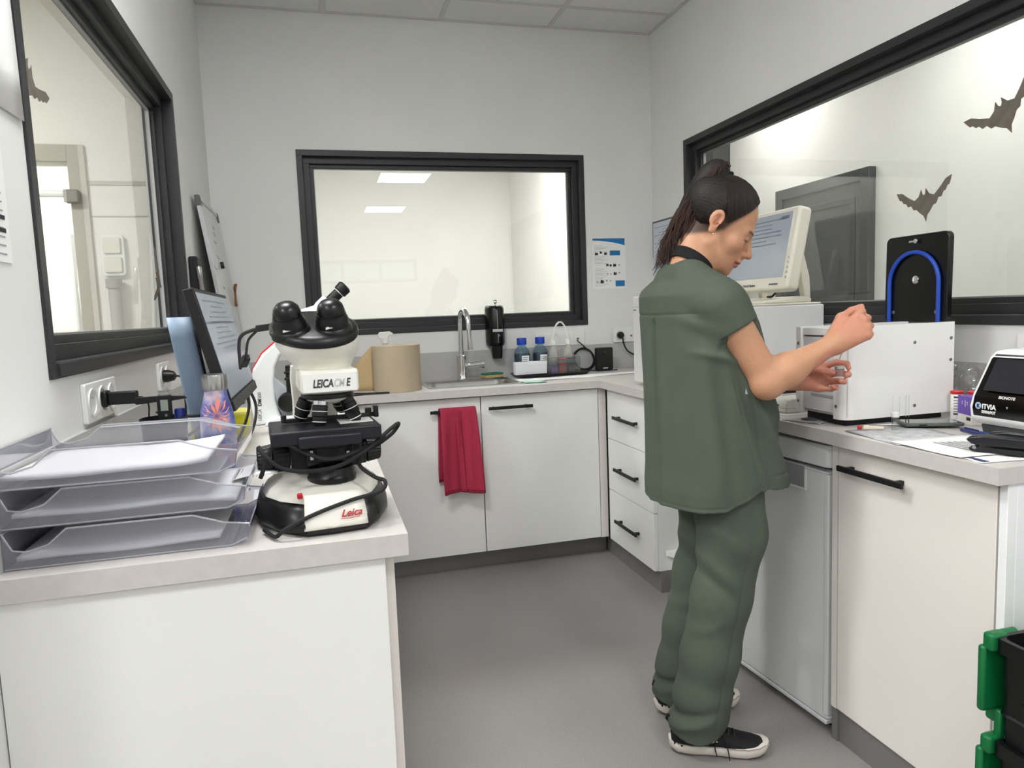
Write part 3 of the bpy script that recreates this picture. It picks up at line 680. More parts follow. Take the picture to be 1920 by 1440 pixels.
KX, KZ = px([(543, 756)])[0]
kb = MB(); kb.rings([[(KX+(r+(.001 if k % 2 else 0))*math.cos(2*PI*k/40), y, KZ+(r+(.001 if k % 2 else 0))*math.sin(2*PI*k/40)) for k in range(40)] for y, r in ((-.040, .033), (-.066, .033), (-.070, .030), (-.072, .024))]); kb.build('focus_knob', m_black, m2, smooth=True, angle=25)
for yy_ in (-.032, .032):
    A = px([(598, 600), (634, 566), (628, 572), (656, 541), (651, 546), (664, 534)])
    V_ = [Vector((a[0], yy_, a[1])) for a in A]; dd = (V_[1]-V_[0]).normalized()
    tb = MB().lathe([(.030, 0), (.031, .005), (.029, .045), (.031, .048), (.031, .085), (.024, .088)], 22, V_[0]-dd*.01, dd).build('eyepiece_tube', m_mic2, m2, smooth=True)
    MB().lathe([(.019, .085), (.019, .135), (.024, .137), (.025, .160), (.018, .165)], 22, V_[0]-dd*.01, dd).build('eyepiece', m_black, tb, smooth=True)
    MB().lathe([(.0195, .130), (.0195, .132)], 22, V_[0]-dd*.01, dd).build('eyepiece_line', m_white, tb, smooth=True)
mb = MB(); mb.box(.055, .15, -.06, .06, .155, .167); mb.box(.045, .062, -.045, .0, .10, .20); mb.box(.040, .062, -.05, -.02, .150, .158); mb.box(.040, .062, -.05, -.02, .172, .180); mb.build('stage', m_black, m2, bevel=.002)
MB().lathe([(.03, 0), (.032, -.012), (.026, -.03)], 20, (.10, 0, .27)).build('nosepiece', m_mic2g, m2, smooth=True)
for a in (0, 2.1, 4.2): MB().cyl((.10+.016*math.cos(a), .016*math.sin(a), .242), (.10+.022*math.cos(a), .022*math.sin(a), .205), .009, .006, 12).build('objective', m_chrome, m2, smooth=True)
text('LEICA', .0165, M('letter_cool', (120, 122, 126), .5), m2, (-.0435, -.0458, .016), R=((0.06, 0, 1), (-1, 0, .06), (0, -1, 0)), sx=.95)
text('DM', .0165, m_dkgrey, m2, (-.0405, -.0458, .067), R=((0.04, 0, 1), (-1, 0, .04), (0, -1, 0)), bold=.0006, sx=.95)
text('500', .0165, M('letter_cool', (120, 122, 126), .5), m2, (-.0392, -.0458, .092), R=((0.02, 0, 1), (-1, 0, .02), (0, -1, 0)), sx=.9)

# ---------------------------------------------------------------- monitor on a wall arm
mo = thing('monitor', 'black flat monitor tilted on a wall arm above the left counter', 'monitor', (-.2275, 1.968, 1.195))
tl = math.atan2(.065, .274)
ax_y = Vector((0, 1, 0)); ax_u = Vector((-math.sin(tl), 0, math.cos(tl))); ax_n = Vector((math.cos(tl), 0, math.sin(tl)))
MB().obox(ax_n*-.012, (.28, .143, .012), (ax_y, ax_u, ax_n)).build('housing', m_matblack, mo, bevel=.003)
m_scr = M('screen_dim', (122, 132, 146), .22, emit=(150, 162, 180), estr=.10)
MB().obox(ax_u*.010 + ax_n*.0005, (.272, .122, .0006), (ax_y, ax_u, ax_n)).build('screen', m_scr, mo)
MB().obox(-ax_u*.130 + ax_n*.0015, (.28, .012, .002), (ax_y, ax_u, ax_n)).build('chin', M('chin_grey', (46, 47, 50), .5), mo, bevel=.001)
mb = MB()
for k in range(10):
    z_ = .115-.013*k; mb.obox(ax_u*z_ + ax_n*.0012 + ax_y*(-.02+.03*((k*7) % 5)/5), (.20-.03*((k*3) % 4), .0016, .0002), (ax_y, ax_u, ax_n))
mb.obox(ax_u*.062 + ax_n*.0012, (.272, .003, .0002), (ax_y, ax_u, ax_n))
mb.build('screen_content', M('screen_lines', (104, 112, 128), .4), mo)
MB().obox(-ax_n*.035, (.10, .07, .012), (ax_y, ax_u, ax_n)).build('back_cover', m_matblack, mo, bevel=.004)
mb = MB(); mb.obox((-.135, .55, .0), (.57, .016, .022), (Vector((-.19, .98, 0)), Vector((.98, .19, 0)), Vector((0, 0, 1)))); mb.build('arm', m_matblack, mo, bevel=.003)
MB().box(-.2555, -.240, 1.03, 1.15, -.07, .07).build('wall_plate', m_matblack, mo, bevel=.002)
# whiteboard leaning in the corner
wb = thing('whiteboard', 'framed whiteboard leaning on the left wall in the back corner', 'whiteboard', (-.345, 3.56, T+.002))
th_ = math.atan2(.116, .885); u_ = Vector((-math.sin(th_), 0, math.cos(th_))); n_ = Vector((math.cos(th_), 0, math.sin(th_))); y_ = Vector((0, 1, 0)); Hb = .893; Wb = .585
MB().obox(u_*(Hb/2), (Wb/2-.012, Hb/2-.012, .004), (y_, u_, n_)).build('board', M('whiteboard_face', (208, 210, 208), .25), wb)
m_alu = M('whiteboard_frame', (200, 202, 204), .35, metal=.5)
mb = MB()
for v, hw, hh in ((u_*.008, Wb/2, .008), (u_*(Hb-.008), Wb/2, .008)): mb.obox(v, (hw, hh, .008), (y_, u_, n_))
for s in (-1, 1): mb.obox(u_*(Hb/2) + y_*s*(Wb/2-.008), (.008, Hb/2-.016, .008), (y_, u_, n_))
mb.build('frame', m_alu, wb, bevel=.001)
for sy in (-1, 1):
    for v in (.02, Hb-.02): MB().obox(u_*v + y_*sy*(Wb/2-.018), (.022, .022, .0095), (y_, u_, n_)).build('corner_cap', M('cap_grey', (92, 93, 94), .5), wb, bevel=.002)
MB().cyl(u_*.62 + n_*.004, u_*.62 + n_*.018, .016, n=18).build('magnet', m_black, wb, smooth=True)
mb = MB()
for k, (a, b, l) in enumerate(((.20, .80, .05), (.18, .77, .09), (.15, .73, .06), (.12, .66, .11), (-.05, .60, .12), (.1, .52, .07))):
    mb.tube(cr([y_*(a-.2) + u_*b + n_*.0045, y_*(a-.2+l*.5) + u_*(b-.012) + n_*.0045, y_*(a-.2+l) + u_*(b-.004) + n_*.0045], 5), .0009, 4)
mb.build('marker_writing', M('marker_grey', (120, 122, 124), .6), wb)
gk = thing('figurine_clip', 'small brown stick figure clipped on the edge of the whiteboard', 'clip', Vector((-.345, 3.56, T)) + u_*.47 + y_*.20 + n_*.0165)
mb = MB()
for a, b in (((0, 0, .0), (0, .005, .05)), ((0, .003, .035), (.0, .035, .055)), ((0, .003, .035), (0, -.025, .05)), ((0, 0, 0), (0, .02, -.035)), ((0, 0, 0), (0, -.018, -.03)), ((0, .035, .055), (.005, .03, .075)), ((0, -.025, .05), (.005, -.03, .07))): mb.tube([a, b], .005, 8)
mb.build('figure', M('wood_brown', (140, 92, 48), .6), gk, smooth=True)
# black case and marker stuck behind the monitor on the wall side
bc = thing('wall_case', 'black case on the left wall between the window and the whiteboard', 'case', (XL+.002, 3.12, 1.36))
MB().box(0, .032, -.05, .05, -.08, .16).build('case', m_matblack, bc, bevel=.006)
tag(MB().lathe([(.006, 0), (.008, .01), (.008, .09), (.0095, .092), (.0095, .135), (.006, .14)], 14, (-.436, 3.058, 1.34), (-.06, 0, 1)).build('marker_pen', m_steel, smooth=True), 'silver marker pen with black cap standing beside the black wall case', 'pen')

# ---------------------------------------------------------------- pale blue curved panel
bp = thing('document_holder', 'tall pale blue curved panel leaning beside the monitor', 'panel', (-.262, 1.80, T+.001))
def curved(u, v):
    z = .37*v; x = -.052*v; y = -.0
    return (x + (u-.5)*.052, -.010*math.cos((u-.5)*PI*.9), z)
MB().grid(curved, 10, 8).build('front_sheet', M('pale_blue', (140, 160, 182), .42), bp, smooth=True, solid=.002)
mb = MB().grid(lambda u, v: (-.052*v + (u-.5)*.056+.003, .004+.012*math.sin(u*PI), .368*v), 6, 4); mb.build('back_shell', m_matblack, bp, smooth=True, solid=.002)
mb = MB(); mb.box(-.035, .035, -.02, .03, 0, .006); mb.build('foot', m_matblack, bp, bevel=.002)

# ---------------------------------------------------------------- bottle, pot, caliper, blue cap tube
bt = thing('water_bottle', 'blue water bottle with a coral flower print and steel cap', 'bottle', (-.226, 1.645, T+.0005))
def mat_bottle():
    m = bpy.data.materials.new('bottle_print'); m.use_nodes = True; n = m.node_tree; p = n.nodes['Principled BSDF']; p.inputs['Roughness'].default_value = .3
    tc = n.nodes.new('ShaderNodeTexCoord'); t = n.nodes.new('ShaderNodeTexNoise'); t.inputs['Scale'].default_value = 24; t.inputs['Detail'].default_value = 3
    n.links.new(tc.outputs['Object'], t.inputs['Vector']); r = n.nodes.new('ShaderNodeValToRGB'); e = r.color_ramp.elements
    e[0].position = .40; e[0].color = srgb(66, 78, 148); e[1].position = .50; e[1].color = srgb(112, 122, 186); x = e.new(.60); x.color = srgb(190, 176, 200); y = e.new(.68); y.color = srgb(226, 200, 204)
    n.links.new(t.outputs['Fac'], r.inputs[0]); n.links.new(r.outputs[0], p.inputs['Base Color']); return m
MB().lathe([(.033, 0), (.036, .004), (.0362, .12), (.0355, .145), (.032, .168), (.0265, .188), (.0235, .202), (.0232, .216)], 32).build('body', mat_bottle(), bt, smooth=True)
cp = MB(); cp.rings([[((r+(.0007 if k % 2 else 0))*math.cos(2*PI*k/48), (r+(.0007 if k % 2 else 0))*math.sin(2*PI*k/48), z) for k in range(48)] for z, r in ((.211, .0245), (.214, .0252), (.240, .0252), (.244, .0242), (.2455, .020))]); cp.build('cap', m_steel, bt, smooth=True, angle=30)
m_coral = M('coral_print', (232, 140, 126), .45)
mb = MB()
for k in range(13):
    a0 = 2*PI*k/13; L_ = .030+.018*((k*5) % 4)/4
    pts = []
    for (rr_, da) in ((.003, 0), (L_*.6, -.20), (L_, 0.02), (L_*.6, .22)):
        pts.append((rr_*math.cos(a0+da), rr_*math.sin(a0+da)))
    vs = []
    for (pu, pv) in pts:
        z_ = .158+pv; rad = float(np.interp(z_, [.12, .145, .168, .188, .202], [.0364, .0358, .0324, .0270, .0242]))
        ang = -PI/2+.12+pu/rad; vs.append(((rad+.0006)*math.cos(ang), (rad+.0006)*math.sin(ang), z_))
    mb.add(vs, [(0, 1, 2, 3)])
mb.build('flower_print', m_coral, bt, solid=.0006)
ct = thing('pen_pot', 'black desk pot holding a caliper and a blue tube', 'pot', (-.346, 1.715, T+.0005))
MB().lathe([(.040, 0), (.042, .004), (.046, .135), (.050, .150), (.0475, .151), (.0440, .135), (.040, .008)], 28, cap1=True).build('pot', m_black, ct, smooth=True)
cl = thing('caliper', 'digital caliper with black jaws standing in the black pot', 'caliper', (-.338, 1.700, T+.02))
MB().box(-.008, .008, -.002, .002, 0, .188).build('beam', m_steel, cl)
mb = MB(); mb.box(-.0155, .013, -.007, .006, .118, .182); mb.build('slider', m_matblack, cl, bevel=.002)
MB().box(-.008, .007, -.0082, -.0068, .148, .172).build('display', M('lcd_grey', (150, 160, 150), .3), cl)
mb = MB(); mb.prism([(0, 0), (-.045, -.004), (-.052, .004), (-.044, .012), (0, .013)], -.003, .003, org=(-.012, 0, .168), ux=(1, 0, 0), uy=(0, 0, 1), uz=(0, 1, 0)); mb.prism([(0, 0), (.035, .004), (.03, .010), (0, .012)], -.003, .003, org=(.010, 0, .168), ux=(1, 0, 0), uy=(0, 0, 1), uz=(0, 1, 0)); mb.build('jaws', m_matblack, cl, bevel=.001)
MB().cyl((.002, -.007, .138), (.002, -.010, .138), .003, n=10).build('button', m_steel, cl)
tag(MB().lathe([(.011, 0), (.0115, .004), (.0115, .090), (.010, .094)], 18, (-.312, 1.712, T+.075)).build('blue_tube', M('navy_tube', (28, 44, 120), .35), smooth=True), 'navy blue cylinder standing in the black pot beside the caliper', 'tube')
# yellow sharps bins behind
yb = thing('sharps_bin', 'yellow sharps bin standing behind the monitor', 'bin', (-.268, 2.36, T+.0005))
MB().rings([[(x, y, z) for x, y in rrect(w_, w_, .015, 3)] for w_, z in ((.070, 0), (.078, .070))]).build('tub', M('bin_yellow', (222, 214, 40), .45), yb, smooth=True, angle=50)
MB().rings([[(x, y, z) for x, y in rrect(w_, w_, .015, 3)] for w_, z in ((.082, .070), (.082, .078), (.06, .084))]).build('lid', M('bin_lid', (235, 226, 120), .45), yb, smooth=True, angle=50)
yb = thing('sharps_bin', 'smaller yellow sharps bin by the left wall behind the blue panel', 'bin', (-.345, 2.20, T+.0005))
MB().rings([[(x, y, z) for x, y in rrect(w_, w_, .012, 3)] for w_, z in ((.055, 0), (.060, .11))]).build('tub', MATS['bin_yellow'], yb, smooth=True, angle=50)
MB().rings([[(x, y, z) for x, y in rrect(w_, w_, .012, 3)] for w_, z in ((.064, .11), (.064, .122))]).build('lid', MATS['bin_lid'], yb, smooth=True, angle=50)
# camera plug on the near microscope's head with its cables
pg = thing('camera_cable', 'black plug and cables joining the near microscope to the monitor', 'cable', (-.085, 1.36, 1.243))
mb = MB(); mb.obox((-.012, .006, 0), (.014, .006, .006), ((.94, -.34, .1), (.34, .94, 0), (0, 0, 1))); mb.build('plug', m_dark, pg, bevel=.0015)
MB().tube(cr([(-.024, .010, -.001), (-.055, .06, -.012), (-.075, .18, -.035), (-.09, .32, -.09)], 6), .0035, 8).build('cable', m_dark, pg, smooth=True)
MB().tube(cr([(-.024, .012, -.004), (-.045, .06, -.022), (-.055, .11, -.045), (-.06, .14, -.06)], 6), .0025, 8).build('cable', m_dark, pg, smooth=True)
mb = MB(); mb.obox((-.063, .15, -.066), (.014, .007, .007), ((-.35, .7, -.6), (.9, .4, 0), (.2, -.5, -.8))); mb.build('ferrite', m_dark, pg, bevel=.002)
# cables hanging below the monitor
tag(MB().tube(cr([(-.215, 2.08, 1.09), (-.20, 2.06, 1.03), (-.215, 2.02, .97), (-.24, 1.98, .925), (-.27, 1.96, T+.005)], 7), .004, 8).build('monitor_cable', m_dark, smooth=True), 'thick black cable looping below the monitor', 'cable')
tag(MB().tube(cr([(-.205, 2.10, 1.08), (-.185, 2.09, 1.02), (-.195, 2.05, .96), (-.225, 2.0, .92), (-.26, 1.93, T+.005)], 7), .004, 8).build('monitor_cable', m_dark, smooth=True), 'black cable hanging nearest the far microscope below the monitor', 'cable')
tag(MB().tube(cr([(-.44, 2.10, 1.02), (-.36, 1.86, 1.035), (-.30, 1.76, 1.045), (-.255, 1.72, 1.05), (-.225, 1.74, 1.052)], 7), .0035, 8).build('power_cable', m_dark, smooth=True), 'black cable crossing in front of the blue panel', 'cable')
tag(MB().tube(cr([(-.35, 1.80, .99), (-.31, 1.74, 1.0), (-.27, 1.715, 1.025), (-.235, 1.71, 1.045)], 7), .0035, 8).build('power_cable', m_dark, smooth=True), 'black cable rising from the pot to the steel bottle cap', 'cable')
# ---------------------------------------------------------------- sockets on the left wall
def socket_plate(loc, uy, out, n, label, kinds):
    """uy: direction along wall; out: room normal"""
    r = thing('wall_socket', label, 'socket', loc); uy, out = Vector(uy), Vector(out); up = Vector((0, 0, 1)); Wp = .071*n+.014
    MB().prism(rrect(Wp, .084, .006), 0, .010, ux=uy, uy=up, uz=out).build('plate', m_socket, r, bevel=.002)
    for k in range(n):
        c = uy*((k-(n-1)/2)*.071)
        if kinds[k] == 's':
            g = MB().lathe([(.030, .0100), (.030, .0125), (.026, .0125), (.0225, .0115), (.0215, .003), (.001, .003)], 26, c, out, cap0=False).build('outlet', m_socket, r, smooth=True)
            for a in ((-.0095, 0), (.0095, 0)): MB().cyl(c + uy*a[0] + out*.0031, c + uy*a[0] + out*.0038, .0028, n=10).build('contact', m_black, g)
            MB().cyl(c + up*.010 + out*.003, c + up*.010 + out*.010, .0022, n=10).build('earth_pin', m_steel, g)
        else:
            g = MB().prism(rrect(.045, .045, .003), .010, .012, org=c, ux=uy, uy=up, uz=out).build('module', m_socket, r)
            MB().prism(rrect(.014, .011, .001), .012, .0125, org=c - up*.006, ux=uy, uy=up, uz=out).build('jack', M('jack_grey', (120, 120, 118), .5), g)
    return r
socket_plate((XL, 1.752, 1.097), (0, 1, 0), (1, 0, 0), 3, 'triple white wall socket with a black charger plugged in', 'sss')
socket_plate((XL, 2.42, 1.098), (0, 1, 0), (1, 0, 0), 2, 'white double wall socket partly behind the pale blue panel', 'ss')
ch = thing('charger', 'black mains charger plugged into the triple socket on the left wall', 'charger', (XL+.011, 1.752, 1.097))
MB().box(.0, .012, -.018, .018, -.018, .018).build('plug', m_black, ch, bevel=.004)
MB().box(.012, .070, -.012, .012, -.014, .014).build('body', m_matblack, ch, bevel=.003)
MB().tube(cr([(.070, 0, 0), (.082, 0, -.003), (.090, .002, -.02), (.088, .004, -.05), (.080, .01, -.13), (.09, .03, -.19)], 7), .0017, 8).build('cable', m_black, ch, smooth=True)
pl = thing('mains_plug', 'black mains plug in the double socket behind the pale blue panel', 'plug', (XL+.0130, 2.385, 1.098))
MB().lathe([(.019, 0), (.019, .012), (.014, .03), (.006, .035)], 20, (0, 0, 0), (1, 0, 0)).build('plug', m_black, pl, smooth=True)
MB().tube(cr([(.03, 0, 0), (.05, 0, -.01), (.055, .0, -.08), (.06, -.05, -.18)], 6), .003, 8).build('cable', m_black, pl, smooth=True)
# papers pinned on the left wall near the camera
o = thing('wall_sheet', 'blank white sheet pinned high on the left wall at the picture edge', 'paper', (XL+.0005, 1.295, 1.62))
MB().grid(lambda u, v: (.001+.004*(1-v)*(u), u*.175, v*.30), 4, 4).build('sheet', m_paper, o, smooth=True, solid=.0004)
o = thing('wall_sheet', 'printed list pinned on the left wall at the picture edge', 'paper', (XL+.0005, 1.20, 1.365))
MB().grid(lambda u, v: (.001, u*.165, v*.20), 2, 2).build('sheet', m_paper, o, solid=.0004)
mb = MB()
for k in range(9):
    mb.box(.0014, .0017, .02, .145, .012+.014*k, .0145+.014*k)
mb.build('printed_text', m_inkgrey, o); mb = MB(); mb.box(.0014, .0018, .02, .150, .048, .055); mb.box(.0014, .0018, .02, .150, .069, .076); mb.build('printed_bar', m_ink, o)
# ================================================================ BACK COUNTER
# paper roll with a loose end
m_kraft = M('kraft_paper', (184, 168, 144), .85, var=.03, scale=20)
rl = thing('paper_roll', 'large beige paper roll standing on the back worktop with its end unrolled', 'paper roll', (.345, 3.43, T+.0005))
MB().lathe([(.112, 0), (.113, .001), (.113, .216), (.112, .217), (.030, .217), (.029, .21), (.028, .01)], 48, cap1=True).build('roll', m_kraft, rl, smooth=True, angle=35)
mb = MB().grid(lambda u, v: (-.112-.135*u, .02+.05*u**2+.01*u, .002+v*(.214-.155*u**1.15)), 14, 6); mb.build('loose_end', M('kraft_loose', (200, 176, 134), .85), rl, smooth=True, solid=.0008)
# black cable lying in front of the roll
tag(MB().tube(cr([(.02, 3.33, .94), (.10, 3.335, T+.012), (.19, 3.318, T+.006), (.27, 3.310, T+.006), (.29, 3.302, T+.005), (.27, 3.296, T+.005), (.19, 3.30, T+.005), (.13, 3.285, T+.004), (.12, 3.268, T+.003), (.105, 3.2525, T-.02), (.09, 3.2520, T-.045), (.08, 3.2525, T-.03)], 7), .0035, 8).build('black_cable', m_dark, smooth=True), 'black cable looped on the back worktop in front of the paper roll', 'cable')
# spray bottle behind the roll
sp = thing('spray_bottle', 'clear spray bottle with a white trigger behind the paper roll', 'spray bottle', (.315, 3.66, T+.0005))
MB().lathe([(.038, 0), (.040, .004), (.040, .15), (.030, .19), (.016, .205), (.014, .225)], 24).build('bottle', glass_thin('clear_plastic', (240, 242, 241), .05, 1.0, .035), sp, smooth=True)
MB().lathe([(.018, .22), (.018, .24), (.014, .242)], 20).build('collar', m_white, sp, smooth=True)
mb = MB(); mb.prism([(-.030, .245), (-.036, .262), (-.026, .276), (.026, .278), (.044, .266), (.040, .258), (.022, .255), (.014, .240), (-.012, .240)], -.011, .011, ux=(1, 0, 0), uy=(0, 0, 1), uz=(0, 1, 0)); mb.build('spray_head', m_white, sp, bevel=.003)
mb = MB(); mb.prism([(.020, .256), (.030, .256), (.030, .215), (.024, .215)], -.005, .005, ux=(1, 0, 0), uy=(0, 0, 1), uz=(0, 1, 0)); mb.build('trigger', m_white, sp, bevel=.001)
# soap dispenser on the wall
sd = thing('soap_dispenser', 'glossy black wall soap dispenser above the sink', 'soap dispenser', (.938, YB, 1.15))
mb = MB(); mb.rings([[(x, -abs(y)*1.0 if False else -y, z) for x, y in [(w_*math.sin(a), .02+.065*math.cos(a)*k_) for a in [PI*(-1+2*i/24)*.62 for i in range(25)]]] + [(w_*.6, -.001, z), (-w_*.6, -.001, z)] for z, w_, k_ in ((-.085, .040, .7), (-.075, .050, .95), (-.06, .053, 1), (.12, .053, 1), (.135, .050, .9), (.142, .042, .6))]); mb.build('body', m_gloss, sd, smooth=True, angle=50)
mb = MB(); mb.rings([[(x, y-.045, z) for x, y in rrect(w_, .05, .012, 4)] for z, w_ in ((-.150, .050), (-.125, .056), (-.08, .062))]); mb.build('nozzle', m_gloss, sd, smooth=True, angle=50)
MB().lathe([(.006, .14), (.005, .152), (.010, .158), (.008, .166), (.011, .170), (.004, .172)], 14, (.0, -.05, 0)).build('lock_knob', m_chrome, sd, smooth=True)
MB().box(-.0015, .0015, -.088, -.083, .01, .115).build('level_slot', M('slot_grey', (150, 150, 150), .4), sd)
MB().box(-.028, .028, -.0875, -.083, -.002, .012).build('label_strip', M('label_grey', (196, 198, 198), .5), sd)
text('P', .028, M('label_grey2', (160, 160, 160), .5), sd, (-.002, -.0860, -.036), R=((1, 0, 0), (0, 0, 1), (0, -1, 0)), name='mark')
MB().box(-.0012, .0012, -.0866, -.083, -.06, -.012).build('level_slot', M('slot_grey', (150, 150, 150), .4), sd)
# sponge
sg = thing('sponge', 'green and yellow sponge lying behind the sink', 'sponge', (.885, 3.745, T+.0005), .25)
MB().box(-.052, .052, -.035, .035, .004, .020).build('foam', M('sponge_tan', (186, 168, 118), .95, var=.2, scale=200, bump=.5, bscale=400), sg, bevel=.004)
MB().box(-.052, .052, -.035, .035, .0202, .029).build('scourer', M('scourer_green', (52, 112, 92), .95, var=.2, scale=300), sg, bevel=.002)
MB().box(-.056, .05, -.038, .03, 0, .0035).build('cloth', M('cloth_orange', (196, 132, 96), .9), sg)
# tray with bottles
ty = thing('black_tray', 'black plastic tray under the reagent bottles', 'tray', (1.20, 3.70, T+.0005))
mb = MB(); mb.rings([[(x, y, z) for x, y in rrect(w_, d_, .03, 5)] for z, w_, d_ in ((0, .36, .16), (.002, .38, .18), (.016, .41, .21), (.017, .405, .205), (.005, .375, .175))]); mb.build('tray', m_black, ty, smooth=True, angle=50)
m_blue = M('cap_blue', (26, 66, 176), .35); m_flabel = M('bottle_label', (238, 240, 240), .7)
for k, (x, y, lab, liq) in enumerate(((1.055, 3.735, 'left of two lab bottles with blue screw caps on the black tray', (40, 52, 70)), (1.165, 3.755, 'right of two lab bottles with blue screw caps on the black tray', (50, 54, 78)))):
    b = thing('reagent_bottle', lab, 'bottle', (x, y, T+.007), 0, 'blue-capped reagent bottles')
    MB().lathe([(.040, 0), (.043, .004), (.043, .118), (.038, .136), (.022, .158), (.0185, .163), (.0185, .176)], 28).build('glass', glass_thin('bottle_glass', (200, 220, 228), .02, .8, .03, (200, 220, 228)), b, smooth=True)
    MB().lathe([(.0385, .003), (.0412, .006), (.0412, .116), (.0405, .117)], 28).build('liquid', M('reagent_%d' % k, liq, .25), b, smooth=True)
    cp = MB(); cp.rings([[((r+(.0008 if q % 2 else 0))*math.cos(2*PI*q/40), (r+(.0008 if q % 2 else 0))*math.sin(2*PI*q/40), z) for q in range(40)] for z, r in ((.166, .0245), (.169, .0262), (.200, .0258), (.203, .024))]); cp.build('cap', m_blue, b, smooth=True, angle=30)
    mb = MB().grid(lambda u, v: (.0436*math.sin(-.3+1.1*u), -.0436*math.cos(-.3+1.1*u), .030+.078*v), 8, 2); lb = mb.build('label', m_flabel, b, smooth=True, solid=.0005)
    mb = MB()
    for q in range(4): mb.grid(lambda u, v, q=q: (.0440*math.sin(-.22+.7*u*(1-.12*q)), -.0440*math.cos(-.22+.7*u*(1-.12*q)), .096-.010*q+.0025*v), 5, 1)
    mb.build('label_text', m_ink, lb)
o = thing('slide_box', 'small white carton standing in front of the blue-capped bottles', 'box', (1.075, 3.655, T+.018), .04)
MB().box(-.088, .088, -.022, .022, 0, .066).build('carton', M('carton_white', (226, 226, 232), .6), o, bevel=.001)
MB().box(-.0885, .0885, -.0225, .0225, .050, .0668).build('lid', M('carton_lid', (232, 232, 238), .6), o, bevel=.001)
# clear box with stain jars and squeeze bottles
bk = thing('clear_box', 'clear plastic box holding stain jars and squeeze bottles', 'box', (1.262, 3.69, T+.0065))
mb = MB()
for a in ((-.095, .095, -.05, .05, 0, .003), (-.095, -.0925, -.05, .05, .003, .098), (.0925, .095, -.05, .05, .003, .098), (-.0925, .0925, -.05, -.0475, .003, .098), (-.0925, .0925, .0475, .05, .003, .098)): mb.box(*a)
mb.build('walls', MATS['clear_plastic'], bk)
mb = MB(); mb.tube([(-.094, -.049, .098), (.094, -.049, .098), (.094, .049, .098), (-.094, .049, .098), (-.094, -.049, .098)], .0018, 6); mb.build('rim', m_clearedge, bk)
for x, c, lab, lidh in ((1.212, (108, 62, 158), 'purple stain jar in the clear box', 0), (1.258, (196, 52, 58), 'red stain jar in the clear box', .012), (1.311, (62, 66, 76), 'dark grey stain jar with a purple lid in the clear box', .014)):
    j = thing('stain_jar', lab, 'jar', (x, 3.665, T+.010), 0, 'stain jars')
    mb = MB(); mb.rings([[(a, b, z) for a, b in rrect(.038, .032, .004, 3)] for z in (0, .045+lidh)]); mb.build('stain', M('stain_%d' % c[0], c, .35), j, smooth=True, angle=50)
    mb = MB(); mb.rings([[(a, b, z) for a, b in rrect(.041, .035, .004, 3)] for z in (-.001, .070+lidh)], cap1=False); mb.build('jar', MATS['clear_plastic'], j, smooth=True, angle=50)
    if lidh: MB().box(-.021, .021, -.018, .018, .062+lidh, .070+lidh).build('lid', M('jarlid_%d' % c[0], tuple(min(255, int(v*1.15)) for v in c) if c[0] > 100 else (66, 52, 110), .4), j, bevel=.002)
for x, lab in ((1.228, 'left squeeze bottle with a bent spout in the clear box'), (1.312, 'right squeeze bottle with a bent spout in the clear box')):
    q = thing('squeeze_bottle', lab, 'squeeze bottle', (x, 3.712, T+.010), 0, 'squeeze bottles in the clear box')
    MB().lathe([(.024, 0), (.026, .003), (.027, .10), (.022, .128), (.012, .15), (.011, .16)], 22).build('bottle', glass_thin('squeeze_plastic', (236, 236, 230), .1, 1.2, .30, (238, 238, 232)), q, smooth=True)
    MB().lathe([(.0135, .155), (.0135, .170), (.009, .180), (.005, .183)], 18).build('cap', m_white, q, smooth=True)
    s_ = 1 if x < 1.27 else -1
    MB().tube(cr([(0, 0, .18), (s_*.006, 0, .225), (s_*.022, 0, .262), (s_*.045, 0, .278), (s_*.066, 0, .262), (s_*.074, 0, .232), (s_*.078, 0, .205)], 6), .0032, 8).build('spout', m_white, q, smooth=True)
# four-gang socket strip, cable coil, small black box
socket_plate((1.322, YB-.0, 1.092), (1, 0, 0), (0, -1, 0), 4, 'four-gang white wall socket strip behind the squeeze bottles', 'sssj')
socket_plate((1.725, YB-.0, 1.094), (1, 0, 0), (0, -1, 0), 2, 'double white wall socket with a black plug in the back right corner', 'sj')
pl = thing('mains_plug', 'black mains plug in the socket in the back right corner', 'plug', (1.690, YB-.0130, 1.094))
MB().lathe([(.020, 0), (.020, .012), (.014, .028), (.006, .033)], 20, (0, 0, 0), (0, -1, 0)).build('plug', m_black, pl, smooth=True)
MB().tube(cr([(.002, -.024, 0), (.004, -.032, -.025), (.006, -.032, -.045), (.03, -.03, -.09), (.08, -.03, -.12), (.13, -.04, -.135)], 6), .0045, 8).build('cable', m_black, pl, smooth=True)
co = thing('cable_coil', 'coil of black cable plugged into the socket strip and leaning on the wall', 'cable', (1.455, 3.80, T+.0005))
mb = MB(); pts = []
for k in range(4*28+1):
    a = 2*PI*k/28; t_ = k/(4*28); rr_ = .060+.004*math.sin(5*t_*PI)
    pts.append((rr_*math.cos(a)+.004*math.sin(7*t_), .055-.030*t_+.02*math.sin(a), .068+rr_*math.sin(a)))
mb.tube(pts, .0033, 6)
mb.tube(cr([(.02, .05, .125), (-.005, .055, .150), (-.03, .057, .172), (-.033, .058, .180)], 6), .0028, 6)
mb.tube(cr([(-.02, .02, .008), (.0, .0, .005), (.05, -.03, .004), (.10, -.05, .004), (.16, -.06, .003)], 6), .0028, 6)
mb.build('cable', m_dark, co, smooth=True)
MB().box(.0, .014, .042, .062, .122, .136).build('tie', m_black, co, bevel=.003)
bd = thing('network_box', 'small black upright electronic box beside the cable coil', 'device', (1.545, 3.765, T+.0005), .05)
